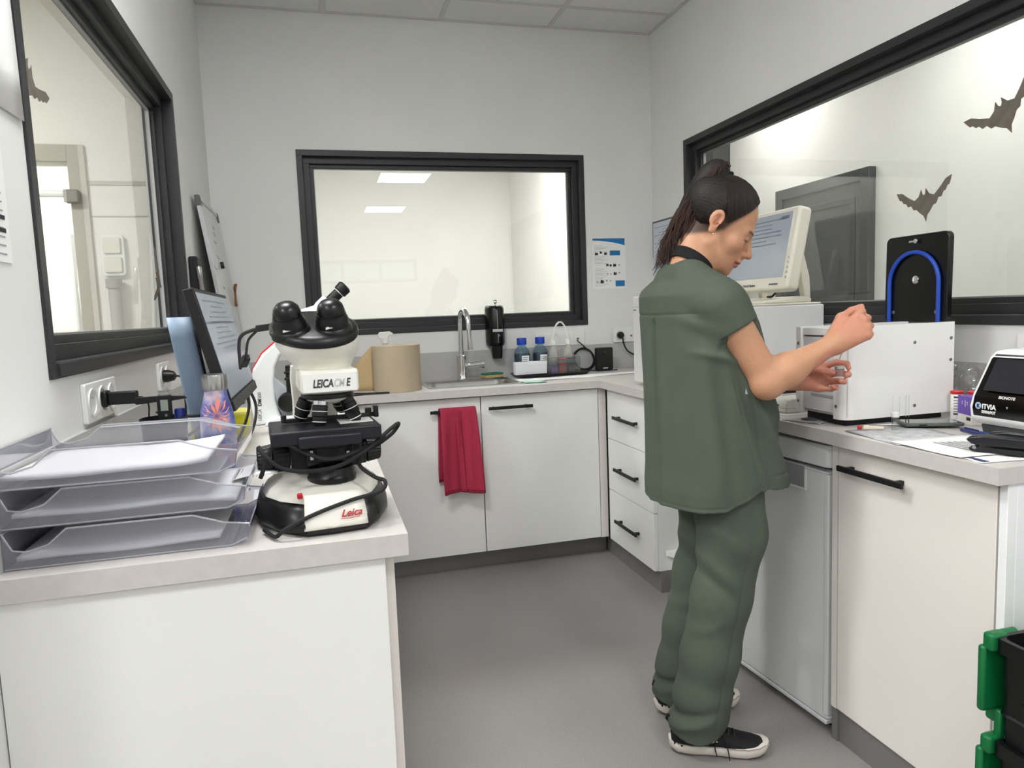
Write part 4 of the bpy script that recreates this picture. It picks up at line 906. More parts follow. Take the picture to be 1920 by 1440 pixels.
mb = MB(); mb.prism(rrect(.100, .128, .008), -.016, .016, org=(0, 0, .068), ux=(1, 0, 0), uy=(0, 0, 1), uz=(0, 1, 0)); mb.build('case', m_matblack, bd, bevel=.003)
MB().box(-.045, .045, -.02, .02, 0, .006).build('foot', m_black, bd, bevel=.001)
text('SONOS', .010, m_white, bd, (-.014, -.0166, .014), R=((1, 0, 0), (0, 0, 1), (0, -1, 0)), name='lettering', bold=.0003) if False else MB().box(-.014, .016, -.0168, -.0162, .013, .020).build('badge', M('badge_grey', (190, 190, 190), .5), bd)
MB().cyl((0, -.016, .108), (0, -.017, .108), .002, n=10).build('indicator', m_inkgrey, bd)
# papers along the back edge and the mint sheet
tag(MB().grid(lambda u, v: (.955+.92*u, 3.50+.075*v-.085*(1-u)*(1-v)*1.0+.035*u, T+.0024+.0012*math.sin(11*u+3*v)), 20, 4).build('paper_towel', m_paper, smooth=True, solid=.0012), 'long white paper towel spread on the back worktop beside the sink', 'paper')
tag(MB().grid(lambda u, v: (.955+.115*u, 3.345+.10*v-.01*u, T+.0045+.001*math.sin(9*u+5*v)), 6, 6).build('mint_sheet', M('mint_paper', (176, 214, 200), .8), smooth=True, solid=.0012), 'mint green sheet on the worktop edge right of the sink', 'paper')
# hand-washing poster
po = thing('wall_poster', 'hand hygiene poster with blue header on the back wall', 'poster', (1.534, YB-.0008, 1.365))
MB().box(0, .205, -.0004, .0004, 0, .290).build('sheet', m_paper, po)
mb = MB(); yy_ = -.0007; 
top_ = [(.003, .287), (.202, .287), (.202, .247)] + [(.202-.199*t_, .247+.028*(1-(1-t_)**2)) for t_ in (.2, .4, .6, .8, 1)]
mb.prism(top_, 0, .0003, org=(0, -.0004, 0), ux=(1, 0, 0), uy=(0, 0, 1), uz=(0, -1, 0))
mb.box(.108, .172, yy_, -.0004, .190, .218); mb.box(.140, .198, yy_, -.0004, .012, .046); mb.build('blue_print', m_inkblue, po)
random.seed(3)
for x, z, s_ in ((.015, .19, .022), (.045, .20, .016), (.072, .192, .02), (.083, .128, .018), (.104, .126, .016), (.126, .124, .022), (.160, .13, .012), (.086, .080, .012), (.108, .08, .010), (.128, .076, .022), (.160, .085, .012), (.022, .035, .012), (.045, .030, .024), (.080, .040, .012), (.105, .040, .010)):
    a = random.random()*.3; mb = MB().prism([(x, z+s_*.2), (x+s_*.35, z), (x+s_*.6, z+s_*.15), (x+s_*.95, z+s_*.1), (x+s_*.9, z+s_*.8), (x+s_*(.5+a), z+s_*.7), (x+s_*.2, z+s_*.95)], 0, .0003, org=(0, -.0004, 0), ux=(1, 0, 0), uy=(0, 0, 1), uz=(0, -1, 0)); mb.build('pictogram', m_ink if s_ > .015 else m_inkgrey, po)
mb = MB()
for k in range(30):
    z = .245-.0078*k; 
    if any(abs(z-q) < .012 for q in (.20, .13)): continue
    mb.box(.012, .012+.05+.03*((k*5) % 3)/2, yy_, -.0004, z, z+.0016)
mb.build('fine_print', m_inkgrey, po)
# chart on the right wall near the corner
po = thing('wall_chart', 'pale printed chart with dark top edge on the right wall near the back corner', 'chart', (XR-.0008, 3.86, 1.445))
MB().box(-.006, .0, -.36, 0, 0, .295).build('sheet', M('chart_blue_white', (206, 212, 222), .6), po)
mb = MB(); mb.box(-.0072, -.006, -.36, 0, .286, .295); mb.box(-.0072, -.006, -.004, 0, .09, .286); mb.build('edge', M('chart_edge', (74, 76, 84), .5), po)
mb = MB()
for k in range(16): mb.box(-.0066, -.006, -.34, -.02-.05*(k % 3), .03+.015*k, .034+.015*k)
mb.build('printed_rows', m_inkgrey, po)
# red towel over the sink cabinet handle
m_towel = M('towel_red', (176, 48, 74), .95, var=.25, scale=260, bump=.9, bscale=700)
tw = thing('hand_towel', 'crimson terry towel hung over the sink cabinet handle', 'towel', (.597, DY-.027, .806))
def towel(front):
    def f(u, v):
        L_ = .415 if front else .36
        w_ = .168 + .025*min(1, v*1.2); x = (u-.5)*w_ + (.012*v if front else -.004)
        fold = .013*math.sin(u*PI*2.4+.9+.5*v) + .005*math.sin(u*19+2*v) + (.010 if .46 < u < .54 else 0)
        arc = .012
        if v < .06:
            a = v/.06*PI/2; y = -(arc)*math.sin(a)*(1 if front else -.9); z = .012*math.cos(a)
        else:
            y = -(arc + (v-.06)*.018 if front else -.011); z = -L_*(v-.06)
        if not front: y = min(.019, y)
        return (x, y - (.006+fold*min(1, v*3) if front else 0), z + .006*math.sin(u*5)*v)
    return f
mb = MB().grid(towel(True), 26, 34); mb.grid(towel(False), 26, 20)
mb.build('cloth', m_towel, tw, smooth=True, solid=.005)
MB().grid(lambda u, v: tuple(a+b for a, b in zip(towel(True)(u, .955+.012*v), (0, -.004, 0))), 20, 2).build('hem_band', M('towel_band', (150, 32, 54), .9), tw, smooth=True, solid=.003)
# ================================================================ RIGHT COUNTER
m_enamel = M('enamel_white', (238, 238, 236), .32, var=.012, scale=8)
m_screw = M('screw_steel', (150, 150, 150), .3, metal=1)
def screw(parent, p, d, r=.0048):
    s = MB().lathe([(r, 0), (r, .0015), (r*.6, .0028), (r*.2, .003)], 14, p, d).build('screw', m_screw, parent, smooth=True)
# ---- centrifuge (white box, front faces -X, black lid raised)
CX0, CX1, CY0, CY1, CZ0, CZ1 = 1.385, 1.756, 1.648, 1.849, .922, 1.178
ce = thing('centrifuge', 'white bench centrifuge with its black lid raised', 'centrifuge', (CX0, CY0, T+.0005))
W_, D_, B_ = CX1-CX0, CY1-CY0, CZ0-T
mb = MB(); side = [(0, B_), (W_, B_), (W_, CZ1-T), (0, CZ1-T)]
# near side panel wraps round the front corner
ro = [(W_, 0)] + [(W_-.0, -.0)] + []
arc = [(.03-.03*math.cos(a), .03-.03*math.sin(a)) for a in [PI/2*k/8 for k in range(9)]]      # from front (0,.03) to near side (.03,0)
outl = [(0, .045)] + arc + [(W_, 0), (W_, .004)] + [(x+.0028 if False else max(x, .004)+.0, max(y, .004)) for x, y in reversed(arc)] + [(.004, .045)]
mb = MB(); mb.prism([(0, .045), (0, .03)] + arc[1:-1] + [(.03, 0), (W_, 0), (W_, .003), (.031, .003)] + [(.031-.028*math.sin(a), .031-.028*math.cos(a)) for a in [PI/2*k/8 for k in range(1, 8)]] + [(.003, .031), (.003, .045)], B_-.004, CZ1-T); mb.build('side_panel', m_enamel, ce, smooth=True, angle=35)
mb = MB(); mb.box(.006, W_, D_-.004, D_, B_, CZ1-T-.002); mb.box(-.006, .010, D_-.022, D_, B_-.002, CZ1-T-.002); mb.build('side_panel', m_enamel, ce, bevel=.001)
MB().box(.012, W_-.004, .004, D_-.005, B_+.004, CZ1-T-.022).build('chassis', M('chassis_white', (214, 214, 214), .4), ce)
mb = MB(); mb.box(.003, .012, .045, D_-.022, B_+.012, CZ1-T-.030); mb.build('front_panel', M('front_grey', (214, 215, 217), .35), ce, bevel=.001)
MB().box(.0012, .003, .05, D_-.06, .075, .083).build('front_label', m_inkgrey, ce)
MB().box(.0005, W_, .045, D_-.022, CZ1-T-.026, CZ1-T-.004).build('top_lip', m_enamel, ce, bevel=.002)
MB().box(.006, .012, .046, D_-.023, CZ1-T-.034, CZ1-T-.027).build('shadow_gap', m_black, ce)
mb = MB(); mb.box(.02, W_-.02, .02, D_-.02, B_-.022, B_+.002); mb.build('base_plate', m_matblack, ce)
for x in (.07, W_-.10):
    for y in (.05, D_-.04): MB().cyl((x, y, 0), (x, y, B_-.020), .014, n=16).build('foot', M('foot_grey', (70, 70, 66), .7), ce, smooth=True)
for x, z in ((.018, .055), (.235, .045), (.232, .225), (W_-.012, .232), (W_-.012, .170)): screw(ce, (x if x > .02 else .0, 0 if x > .02 else .034, z), (0, -1, 0) if x > .02 else (-1, 0, 0))
for z in (.055, .228): screw(ce, (-.006, D_-.011, z), (-1, 0, 0))
MB().box(.10, .21, -.0, .03, CZ1-T-.001, CZ1-T+.006).build('hinge_tray', M('clear_tray_grey', (205, 207, 210), .3), ce, bevel=.001)
# lid
lx = W_-.020; lw_, lh = .232, .262; yc = .125
ld = MB().prism(rrect(lw_, lh, .018), 0, .020, org=(lx, yc, CZ1-T+.128), ux=(0, -1, 0), uy=(.02, 0, 1), uz=(1, 0, 0)).build('lid', m_gloss, ce, bevel=.003)
arch = [(lx-.006, yc+.092, CZ1-T-.0)] + [(lx-.006, yc+.092, CZ1-T+.06)] + [(lx-.006+.0, yc+.092*math.cos(a), CZ1-T+.115+.092*math.sin(a)) for a in [PI*k/22 for k in range(23)]] + [(lx-.006, yc-.092, CZ1-T+.06), (lx-.006, yc-.092, CZ1-T)]
MB().tube(arch, .0062, 10).build('blue_seal', M('seal_blue', (34, 74, 178), .4), ld, smooth=True)
MB().lathe([(.012, 0), (.012, .002), (.008, .003), (.007, .001)], 20, (lx-.001, yc-.005, CZ1-T+.125), (-1, 0, 0)).build('sight_glass', m_chrome, ld, smooth=True)
mb = MB(); mb.box(lx-.006, lx, yc-.012, yc+.020, CZ1-T+.236, CZ1-T+.242); mb.cyl((lx-.004, yc-.008, CZ1-T+.239), (lx-.010, yc-.008, CZ1-T+.239), .007, n=14); mb.build('latch', m_chrome, ld, bevel=.001)
for s in (-1, 1): screw(ld, (lx-.0005, yc+s*.080, CZ1-T+.028), (-1, 0, 0), .006)

# ---- big pale analyser with the touch monitor on top
an = thing('analyser', 'pale grey box analyser under the touch monitor beside the window', 'analyser', (1.425, 2.365, T+.0005))
m_anal = M('analyser_grey', (216, 217, 219), .4)
MB().box(0, .465, 0, .335, .143, .338).build('housing', m_anal, an, bevel=.005)
MB().box(.02, .46, .012, .32, .006, .143).build('recess', m_black, an)
mb = MB(); mb.box(0, .465, .0, .335, .0, .006); mb.build('base_plate', m_matblack, an)
for x in (.0, .45): MB().box(x, x+.015, .005, .33, .006, .143).build('cheek', M('cheek_grey', (60, 60, 62), .5), an)
MB().prism(rrect(.46, .33, .02, cx=.2325, cy=.1675), .3385, .3465).build('lid', m_offwhite, an, bevel=.004)
mt = thing('touch_monitor', 'beige touch-screen monitor tilted on its foot behind the person', 'monitor', (1.735, 2.562, T+.3475))
mt.scale = (1.125, 1.125, 1.125)
tl2 = math.atan2(.055, .27); y2 = Vector((0, 1, 0)); u2 = Vector((math.sin(tl2), 0, math.cos(tl2))); n2 = Vector((-math.cos(tl2), 0, math.sin(tl2)))
cb = Vector((-.004, 0, .185))
MB().prism(rrect(.40, .285, .018), -.050, 0, org=cb, ux=-y2, uy=u2, uz=n2).build('housing', m_offwhite, mt, bevel=.010, seg=3)
MB().obox(cb + u2*.014 + n2*.0005, (.168, .112, .0008), (y2, u2, n2)).build('screen', M('touch_screen', (138, 146, 154), .2, emit=(165, 175, 188), estr=.16), mt)
mb = MB()
for k in range(7): mb.obox(cb + u2*(.105-.014*k) + n2*.0016 + y2*(.02*((k*3) % 4)-.03), (.11-.018*(k % 3), .0018, .0002), (y2, u2, n2))
mb.obox(cb + u2*.108 + n2*.0016 - y2*.13, (.022, .006, .0002), (y2, u2, n2)); mb.build('screen_content', M('screen_rows', (116, 124, 138), .4), mt)
for a in (0, 1, 2, 3, 4): MB().lathe([(.004, 0), (.004, .002), (.002, .0025)], 12, cb - y2*.186 + u2*(-.10+.017*a) + n2*.0, n2).build('button', M('btn_grey', (190, 186, 172), .4), mt, smooth=True)
tR = (-y2, u2, n2)
text('IDEXX', .0115, M('letter_mid', (104, 104, 108), .5), mt, cb + y2*.155 - u2*.126 + n2*.0008, R=tR, bold=.0002)
text('VetLab Station', .0125, M('letter_mid', (104, 104, 108), .5), mt, cb + y2*.055 - u2*.126 + n2*.0008, R=tR, bold=.0003)
text('ELO TOUCH', .0085, M('letter_mid', (104, 104, 108), .5), mt, cb - y2*.098 - u2*.124 + n2*.0008, R=tR) if False else MB().obox(cb - y2*.125 - u2*.1215 + n2*.0005, (.024, .0028, .0006), (y2, u2, n2)).build('maker_mark', M('letter_mid', (104, 104, 108), .5), mt)
mb = MB(); mb.prism([(-.10, 0), (.095, 0), (.095, .014), (.07, .022), (-.09, .010)], -.165, .12, ux=(1, 0, 0), uy=(0, 0, 1), uz=(0, 1, 0)); mb.build('foot', m_offwhite, mt, bevel=.004)
for y_s, hw_ in ((-.150, .014), (.09, .012)): MB().prism([(.070, .014), (.093, .014), (.088, .09), (.056, .20), (.036, .19), (.055, .09)], y_s-hw_, y_s+hw_, ux=(1, 0, 0), uy=(0, 0, 1), uz=(0, 1, 0)).build('stand_arm', m_offwhite, mt, bevel=.004)
MB().tube(cr([(.02, -.10, .06), (.02, -.06, .03), (.03, -.03, .024), (.05, .02, .024)], 6), .004, 8).build('cable', m_dark, mt, smooth=True)
# ---- tall analyser behind the person
ta = thing('analyser', 'tall pale grey analyser on the counter in the back right corner', 'analyser', (1.375, 2.715, T+.0005))
MB().box(0, .42, 0, .280, .016, .40).build('housing', M('analyser_pale', (222, 222, 218), .4), ta, bevel=.004)
MB().box(-.001, .0, .005, .275, .352, .354).build('seam', m_inkgrey, ta)
mb = MB(); mb.box(-.0012, 0, .245, .271, .337, .342); mb.build('badge', M('letter_mid', (104, 104, 108), .5), ta)
for x in (.04, .38):
    for y in (.05, .23): MB().cyl((x, y, 0), (x, y, .016), .016, n=14).build('foot', m_dark, ta)
MB().box(-.0015, 0, .16, .175, .05, .06).build('power_mark', m_ink, ta)
# ---- small white reader on a sheet
tag(MB().box(1.375, 1.50, 1.90, 2.13, T+.0003, T+.0012).build('paper_sheet', m_paper), 'white sheet under the small white reader', 'paper')
wd = thing('card_reader', 'small rounded white reader with a black slot beside the centrifuge', 'reader', (1.405, 1.93, T+.0014))
mb = MB(); mb.prism([(0, 0), (.09, 0), (.09, .045), (.022, .045), (.008, .040), (.001, .028)], 0, .085, ux=(1, 0, 0), uy=(0, 0, 1), uz=(0, 1, 0)); mb.build('case', m_white, wd, bevel=.004, seg=3)
MB().box(-.0006, .002, .040, .070, .018, .025).build('slot', m_black, wd)
MB().box(-.0004, .09, -.0006, .0856, .0142, .0150).build('seam', m_inkgrey, wd)
# ---- foil packet
fp = thing('foil_packet', 'flat printed foil packet lying in front of the centrifuge', 'packet', (1.375, 1.790, T+.001), -1.2)
mb = MB().grid(lambda u, v: ((u-.5)*.12, (v-.5)*.075, .001+.004*math.sin(u*PI)*math.sin(v*PI)+.0015*math.sin(9*u)*math.sin(6*v)), 14, 8); mb.build('pouch', M('foil_grey', (196, 198, 200), .35, metal=.3, var=.15, scale=25), fp, smooth=True, solid=.0008)
mb = MB().grid(lambda u, v: ((u-.5)*.05+.01, (v-.5)*.035, .0062+.001*math.sin(5*u)), 6, 4); mb.build('print', M('packet_print', (92, 92, 96), .6), fp, smooth=True)
# ---- papers, form
m_map = M('photo_print', (196, 198, 200), .6, var=.35, scale=40)
def sheet(name, pts, z, mat, label, wav=.0008):
    a, b, c, d = [Vector((p[0], p[1], 0)) for p in pts]
    mb = MB().grid(lambda u, v: tuple((a*(1-u)+b*u)*(1-v) + (d*(1-u)+c*u)*v + Vector((0, 0, z+wav*math.sin(7*u+4*v)))), 8, 8)
    return tag(mb.build(name, mat, smooth=True, solid=.0005), label, 'paper')
s1 = sheet('printed_sheet', [(1.345, 1.600), (1.318, 1.385), (1.52, 1.37), (1.56, 1.585)], T+.0018, m_map, 'grey photo-printed sheet under the phone and vial')
s2 = sheet('form_sheet', [(1.325, 1.425), (1.318, 1.215), (1.60, 1.195), (1.61, 1.41)], T+.0038, m_paper, 'white form with shaded table rows under the pen')
mb = MB()
for k in range(9): mb.add([(1.40+.016*k, 1.37-.004*k, T+.0056), (1.407+.016*k, 1.37-.004*k, T+.0056), (1.404+.016*k, 1.235, T+.0056), (1.397+.016*k, 1.235, T+.0056)], [(0, 1, 2, 3)])
mb.build('table_rows', M('row_grey', (190, 190, 192), .8), s2)
s3 = sheet('form_sheet', [(1.328, 1.218), (1.322, 1.165), (1.56, 1.135), (1.58, 1.20)], T+.0012, m_paper, 'white sheet with blue print at the near edge of the right counter')
MB().add([(1.335, 1.213, T+.0025), (1.350, 1.213, T+.0025), (1.346, 1.168, T+.0025), (1.331, 1.168, T+.0025)], [(0, 1, 2, 3)]).build('blue_print', M('ink_navy', (54, 66, 104), .7), s3)
tag(MB().box(1.50, 1.745, 1.655, 1.69, T+.0005, T+.007).build('foam_strip', m_paper, bevel=.002), 'white strip lying along the base of the centrifuge', 'strip') if False else tag(MB().add([(1.475, 1.628, T+.0032), (1.535, 1.588, T+.0032), (1.735, 1.560, T+.0032), (1.725, 1.597, T+.0032), (1.475, 1.628, T+.0045), (1.535, 1.588, T+.0045), (1.735, 1.560, T+.0045), (1.725, 1.597, T+.0045)], [(0, 1, 2, 3), (4, 5, 6, 7), (0, 1, 5, 4), (1, 2, 6, 5), (2, 3, 7, 6), (3, 0, 4, 7)]).build('pad_sheet', M('pad_pink', (238, 232, 230), .8)), 'pale pad sheet under the phone in front of the centrifuge', 'paper')
# ---- phone
ph = thing('smartphone', 'dark smartphone lying flat on the papers before the centrifuge', 'phone', (1.585, 1.560, T+.0062), math.radians(-24))
MB().prism(rrect(.150, .074, .010), 0, .0085).build('case', M('phone_case', (92, 100, 92), .45), ph, bevel=.002)
MB().prism(rrect(.140, .066, .007), .0087, .0092).build('screen', M('phone_screen', (56, 58, 60), .12, coat=.5), ph)
MB().box(-.04, -.02, -.0375, -.0368, .003, .006).build('side_button', m_black, ph)
# ---- little things
v1 = thing('vial', 'small glass vial with a white cap in front of the phone', 'vial', (1.462, 1.550, T+.0030))
MB().lathe([(.0085, 0), (.009, .001), (.009, .030), (.0075, .034)], 18).build('glass', MATS['clear_plastic'], v1, smooth=True)
MB().lathe([(.010, .034), (.0104, .035), (.0104, .046), (.0095, .047)], 18).build('cap', m_white, v1, smooth=True)
rt = thing('sample_tube', 'small tube with red cap lying at the edge of the right counter', 'tube', (1.383, 1.588, T+.0098), math.radians(-38))
MB().lathe([(.005, 0), (.005, .010), (.0025, .012)], 14, (-.006, 0, 0), (1, 0, 0)).build('cap', M('cap_red', (205, 34, 38), .4), rt, smooth=True)
MB().lathe([(.0022, .004), (.0022, .012), (.0068, .013), (.0068, .026), (.005, .028), (.004, .060), (.003, .062)], 16, (-.004, 0, 0), (1, 0, 0)).build('barrel', M('tube_cream', (232, 222, 200), .4), rt, smooth=True)
for k, (x, y, h) in enumerate(((1.548, 1.648, .078), (1.560, 1.637, .078), (1.572, 1.627, .080), (1.577, 1.622, .081))):
    c_ = thing('capillary_tube', ['first glass capillary tube from the left, standing by the centrifuge', 'second glass capillary tube from the left, standing by the centrifuge', 'third glass capillary tube from the left, standing by the centrifuge', 'rightmost glass capillary tube standing by the centrifuge'][k], 'tube', (x-.03, y-.03, T+.0046), 0, 'glass capillary tubes')
    MB().cyl((0, 0, .0), (0, 0, h), .0008, n=8).build('glass', M('capillary_glass', (200, 202, 204), .2), c_, smooth=True)
    MB().cyl((0, 0, .0), (0, 0, .022), .0011, n=8).build('sealant', m_black, c_, smooth=True)
m_redcap = M('cap_red2', (204, 40, 40), .4)
for k, (x, y, lab) in enumerate(((1.742, 1.622, 'white printed test tube pot with red lid beside the centrifuge corner'), (1.768, 1.590, 'red-lidded pot standing behind the purple box'))):
    c_ = thing('strip_pot', lab, 'pot', (x, y, T+.0006), 0, 'red-lidded strip pots')
    MB().lathe([(.0150, 0), (.0155, .001), (.0155, .072), (.0150, .073)], 22).build('pot', m_white, c_, smooth=True)
    MB().lathe([(.0165, .073), (.0172, .074), (.0172, .080), (.0150, .0815)], 22).build('lid', m_redcap, c_, smooth=True)
    mb = MB()
    for q in range(7): mb.grid(lambda u, v, q=q: (.0157*math.cos(-2.9+1.15*u*(1-.1*(q % 3))), .0157*math.sin(-2.9+1.15*u*(1-.1*(q % 3))), .062-.008*q+(.0045 if q in (0, 6) else .0018)*v), 5, 1)
    mb.build('label_print', m_ink, c_)
pb = thing('purple_box', 'purple and white carton beside the black diagnostic device', 'box', (1.692, 1.548, T+.0006), math.radians(-19))
MB().box(0, .050, -.034, .036, 0, .026).build('lower_carton', M('carton_cream', (230, 228, 220), .6), pb, bevel=.0008)
MB().box(-.0005, .0505, -.0345, .0365, .0262, .076).build('upper_carton', M('carton_purple', (112, 82, 176), .55), pb, bevel=.0008)
mb = MB()
for q in range(9): mb.box(-.001, -.0006, -.027+.0022*q, -.0258+.0022*q, .012, .021)
mb.build('barcode', m_ink, pb)
mb = MB(); mb.box(-.0012, -.0006, -.002, .0, .048, .066); mb.box(-.0012, -.0006, .010, .016, .054, .055); mb.box(-.0012, -.0006, -.014, -.008, .054, .055); mb.box(-.0012, -.0006, -.012, -.009, .058, .062); mb.box(-.0012, -.0006, .011, .014, .058, .062); mb.build('symbol', m_white, pb)
# crumpled clear bag on the wall side
bg = thing('plastic_bag', 'crumpled clear plastic bag behind the red-lidded pots', 'bag', (1.845, 1.66, T+.001))
random.seed(11)
def bagf(u, v):
    a = 2*PI*u; r_ = .055+.008*math.sin(5*a+6*v)+.007*math.sin(9*a-11*v)+.004*math.sin(17*a+23*v)
    taper = (1-.25*v**2); return (r_*taper*math.cos(a)*.8, r_*taper*math.sin(a)*1.5, .135*v+.007+.006*math.sin(7*a+3))
MB().grid(bagf, 48, 22).build('film', glass_thin('bag_film', (240, 240, 240), .06, 3.5, .05), bg, smooth=True)
# ---- diagnostic device at the frame edge
bn = thing('diagnostic_device', 'white diagnostic device with glossy black sloping touch panel', 'device', (1.585, 1.425, T+.0006))
prof_out = [(.01, .028), (-.012, .045), (-.016, .075), (-.006, .105), (.045, .195), (.062, .208), (.10, .212), (.22, .212), (.24, .19), (.24, .028)]
mb = MB(); mb.prism(prof_out, 0, .27, ux=(1, 0, 0), uy=(0, 0, 1), uz=(0, -1, 0)); mb.build('shell', M('shell_white', (244, 244, 244), .25), bn, bevel=.006, seg=3)
mb = MB(); mb.prism([(-.010, .050), (-.0145, .072), (-.008, .100), (.043, .190), (.056, .201), (.066, .204), (.06, .19), (.0, .10), (-.005, .06)], .010, .262, org=(-.003, 0, .0005), ux=(1, 0, 0), uy=(0, 0, 1), uz=(0, -1, 0)); mb.build('front_panel', m_gloss, bn, bevel=.002)
d1 = Vector((.049, 0, .088)).normalized(); nn = Vector((-.088, 0, .049)).normalized()
MB().obox(Vector((.016, -.14, .150)) + nn*.0085, (.105, .043, .0006), (Vector((0, 1, 0)), d1, nn)).build('display', M('display_dark', (44, 44, 48), .15), bn)
mb = MB(); mb.prism([(.02, 0), (.235, 0), (.235, .028), (.012, .028)], .01, .26, ux=(1, 0, 0), uy=(0, 0, 1), uz=(0, -1, 0)); mb.build('base', M('base_grey', (72, 72, 74), .5), bn, bevel=.003)
text('BIONOTE', .0098, m_white, bn, Vector((-.0085, -.076, .098)) + nn*.0035, R=((0, -1, 0), d1, nn), bold=.0003, name='lettering')
st_ = Vector((-.0175, 0, .0)); fR = ((0, -1, 0), (.03, 0, 1), (-1, 0, .03))
MB().lathe([(.0085, 0), (.0085, .0006)], 24, (-.0176, -.028, .078), (-1, 0, .03)).build('logo_disc', M('logo_blue', (176, 200, 226), .4), bn)
text('K', .0125, M('ink_navy2', (24, 30, 54), .5), bn, (-.0186, -.0245, .0735), R=fR, bold=.0005)
text('ITVIA', .0165, m_white, bn, (-.0182, -.0385, .072), R=fR, bold=.0006, sx=.95)
text('KIMMUBOT', .0098, m_white, bn, (-.0170, -.037, .0605), R=fR, bold=.0004, sx=.74)
mb = MB(); mb.prism([(-.003, .003), (.003, .003), (0, -.003)], 0, .0004, org=(-.0178, -.105, .080), ux=(0, -1, 0), uy=(0, 0, 1), uz=(-1, 0, 0)); mb.build('arrow_mark', m_inkgrey, bn)
# ---- pen and staplers
pn = thing('ballpoint_pen', 'dark blue ballpoint pen lying on the white form', 'pen', (1.552, 1.372, T+.0114), math.radians(-101))
MB().lathe([(.005, -.07), (.006, -.068), (.006, .02), (.0055, .055), (.002, .068), (.0006, .074)], 14, (0, 0, 0), (1, 0, 0)).build('barrel', M('pen_navy', (24, 34, 96), .3), pn, smooth=True)
MB().box(-.06, -.01, -.0015, .0015, .006, .0085).build('clip', M('pen_navy', (24, 34, 96), .3), pn, bevel=.0008)
MB().box(-.005, .03, -.0025, .0025, .0058, .0066).build('grip_mark', M('pen_blue', (30, 84, 170), .4), pn)
def stapler(loc, rz, label):
    s = thing('stapler', label, 'stapler', loc, rz, 'black staplers')
    mb = MB(); mb.prism([(0, .008), (.004, .002), (.025, 0), (.135, 0), (.14, .010), (.02, .011)], -.015, .015, ux=(1, 0, 0), uy=(0, 0, 1), uz=(0, 1, 0)); mb.build('base', m_black, s, bevel=.001)
    mb = MB(); mb.prism([(-.006, .026), (.006, .017), (.03, .015), (.135, .014), (.14, .030), (.115, .037), (.03, .038), (.002, .033)], -.016, .016, ux=(1, 0, 0), uy=(0, 0, 1), uz=(0, 1, 0)); mb.build('arm', M('stapler_black', (24, 25, 30), .28), s, bevel=.004, seg=3)
    MB().cyl((.012, -.0165, .010), (.012, .0165, .010), .004, n=12).build('anvil', m_screw, s)
    return s
stapler((1.395, 1.262, T+.0056), math.radians(-60), 'black stapler lying across the near corner of the papers')
stapler((1.475, 1.278, T+.0056), math.radians(-72), 'second black stapler lying behind the nearer one by the pen')
socket_plate((XR, 1.505, 1.095), (0, -1, 0), (-1, 0, 0), 2, 'double white wall socket on the right wall above the diagnostic device', 'ss')
# ---- bats stuck on the glass
BAT = [(0, .030), (.006, .036), (.009, .052), (.016, .040), (.022, .030), (.040, .022), (.065, .040), (.088, .060), (.112, .066), (.106, .050), (.100, .038), (.092, .036), (.085, .024), (.076, .022), (.068, .008), (.055, .008), (.046, -.008), (.034, -.010), (.020, -.026), (.008, -.036), (0, -.058)]
def bat(loc, uy, out, size, ang, label, name='bat_decoration'):
    poly = BAT + [(-x, y) for x, y in reversed(BAT[1:-1])]
    c, s = math.cos(ang), math.sin(ang); poly = [((x*c-y*s)*size, (x*s+y*c)*size) for x, y in poly]
    o = MB().prism(poly, 0, .0006, ux=uy, uy=(0, 0, 1), uz=out).build(name, M('bat_card', (116, 108, 98), .85, var=.2, scale=30), loc=loc)
    return tag(o, label, 'decoration', 'paper bats on the windows')
gx_ = XR+.0735-.0016
bat((gx_, 1.995, 1.560), (0, -1, 0), (-1, 0, 0), 1.02, .12, 'paper bat on the right window just above the centrifuge lid')
bat((gx_, 1.712, 1.775), (0, -1, 0), (-1, 0, 0), 1.08, .42, 'paper bat on the right window at the upper right, tilted upward')
gl_ = XL-.0735+.0016
bat((gl_, 1.745, 1.775), (0, 1, 0), (1, 0, 0), 1.0, -.55, 'paper bat on the left window by its near edge')
bat((gl_, 2.862, 1.415), (0, 1, 0), (1, 0, 0), .95, 1.15, 'paper bat on the left window half hidden at its far edge')
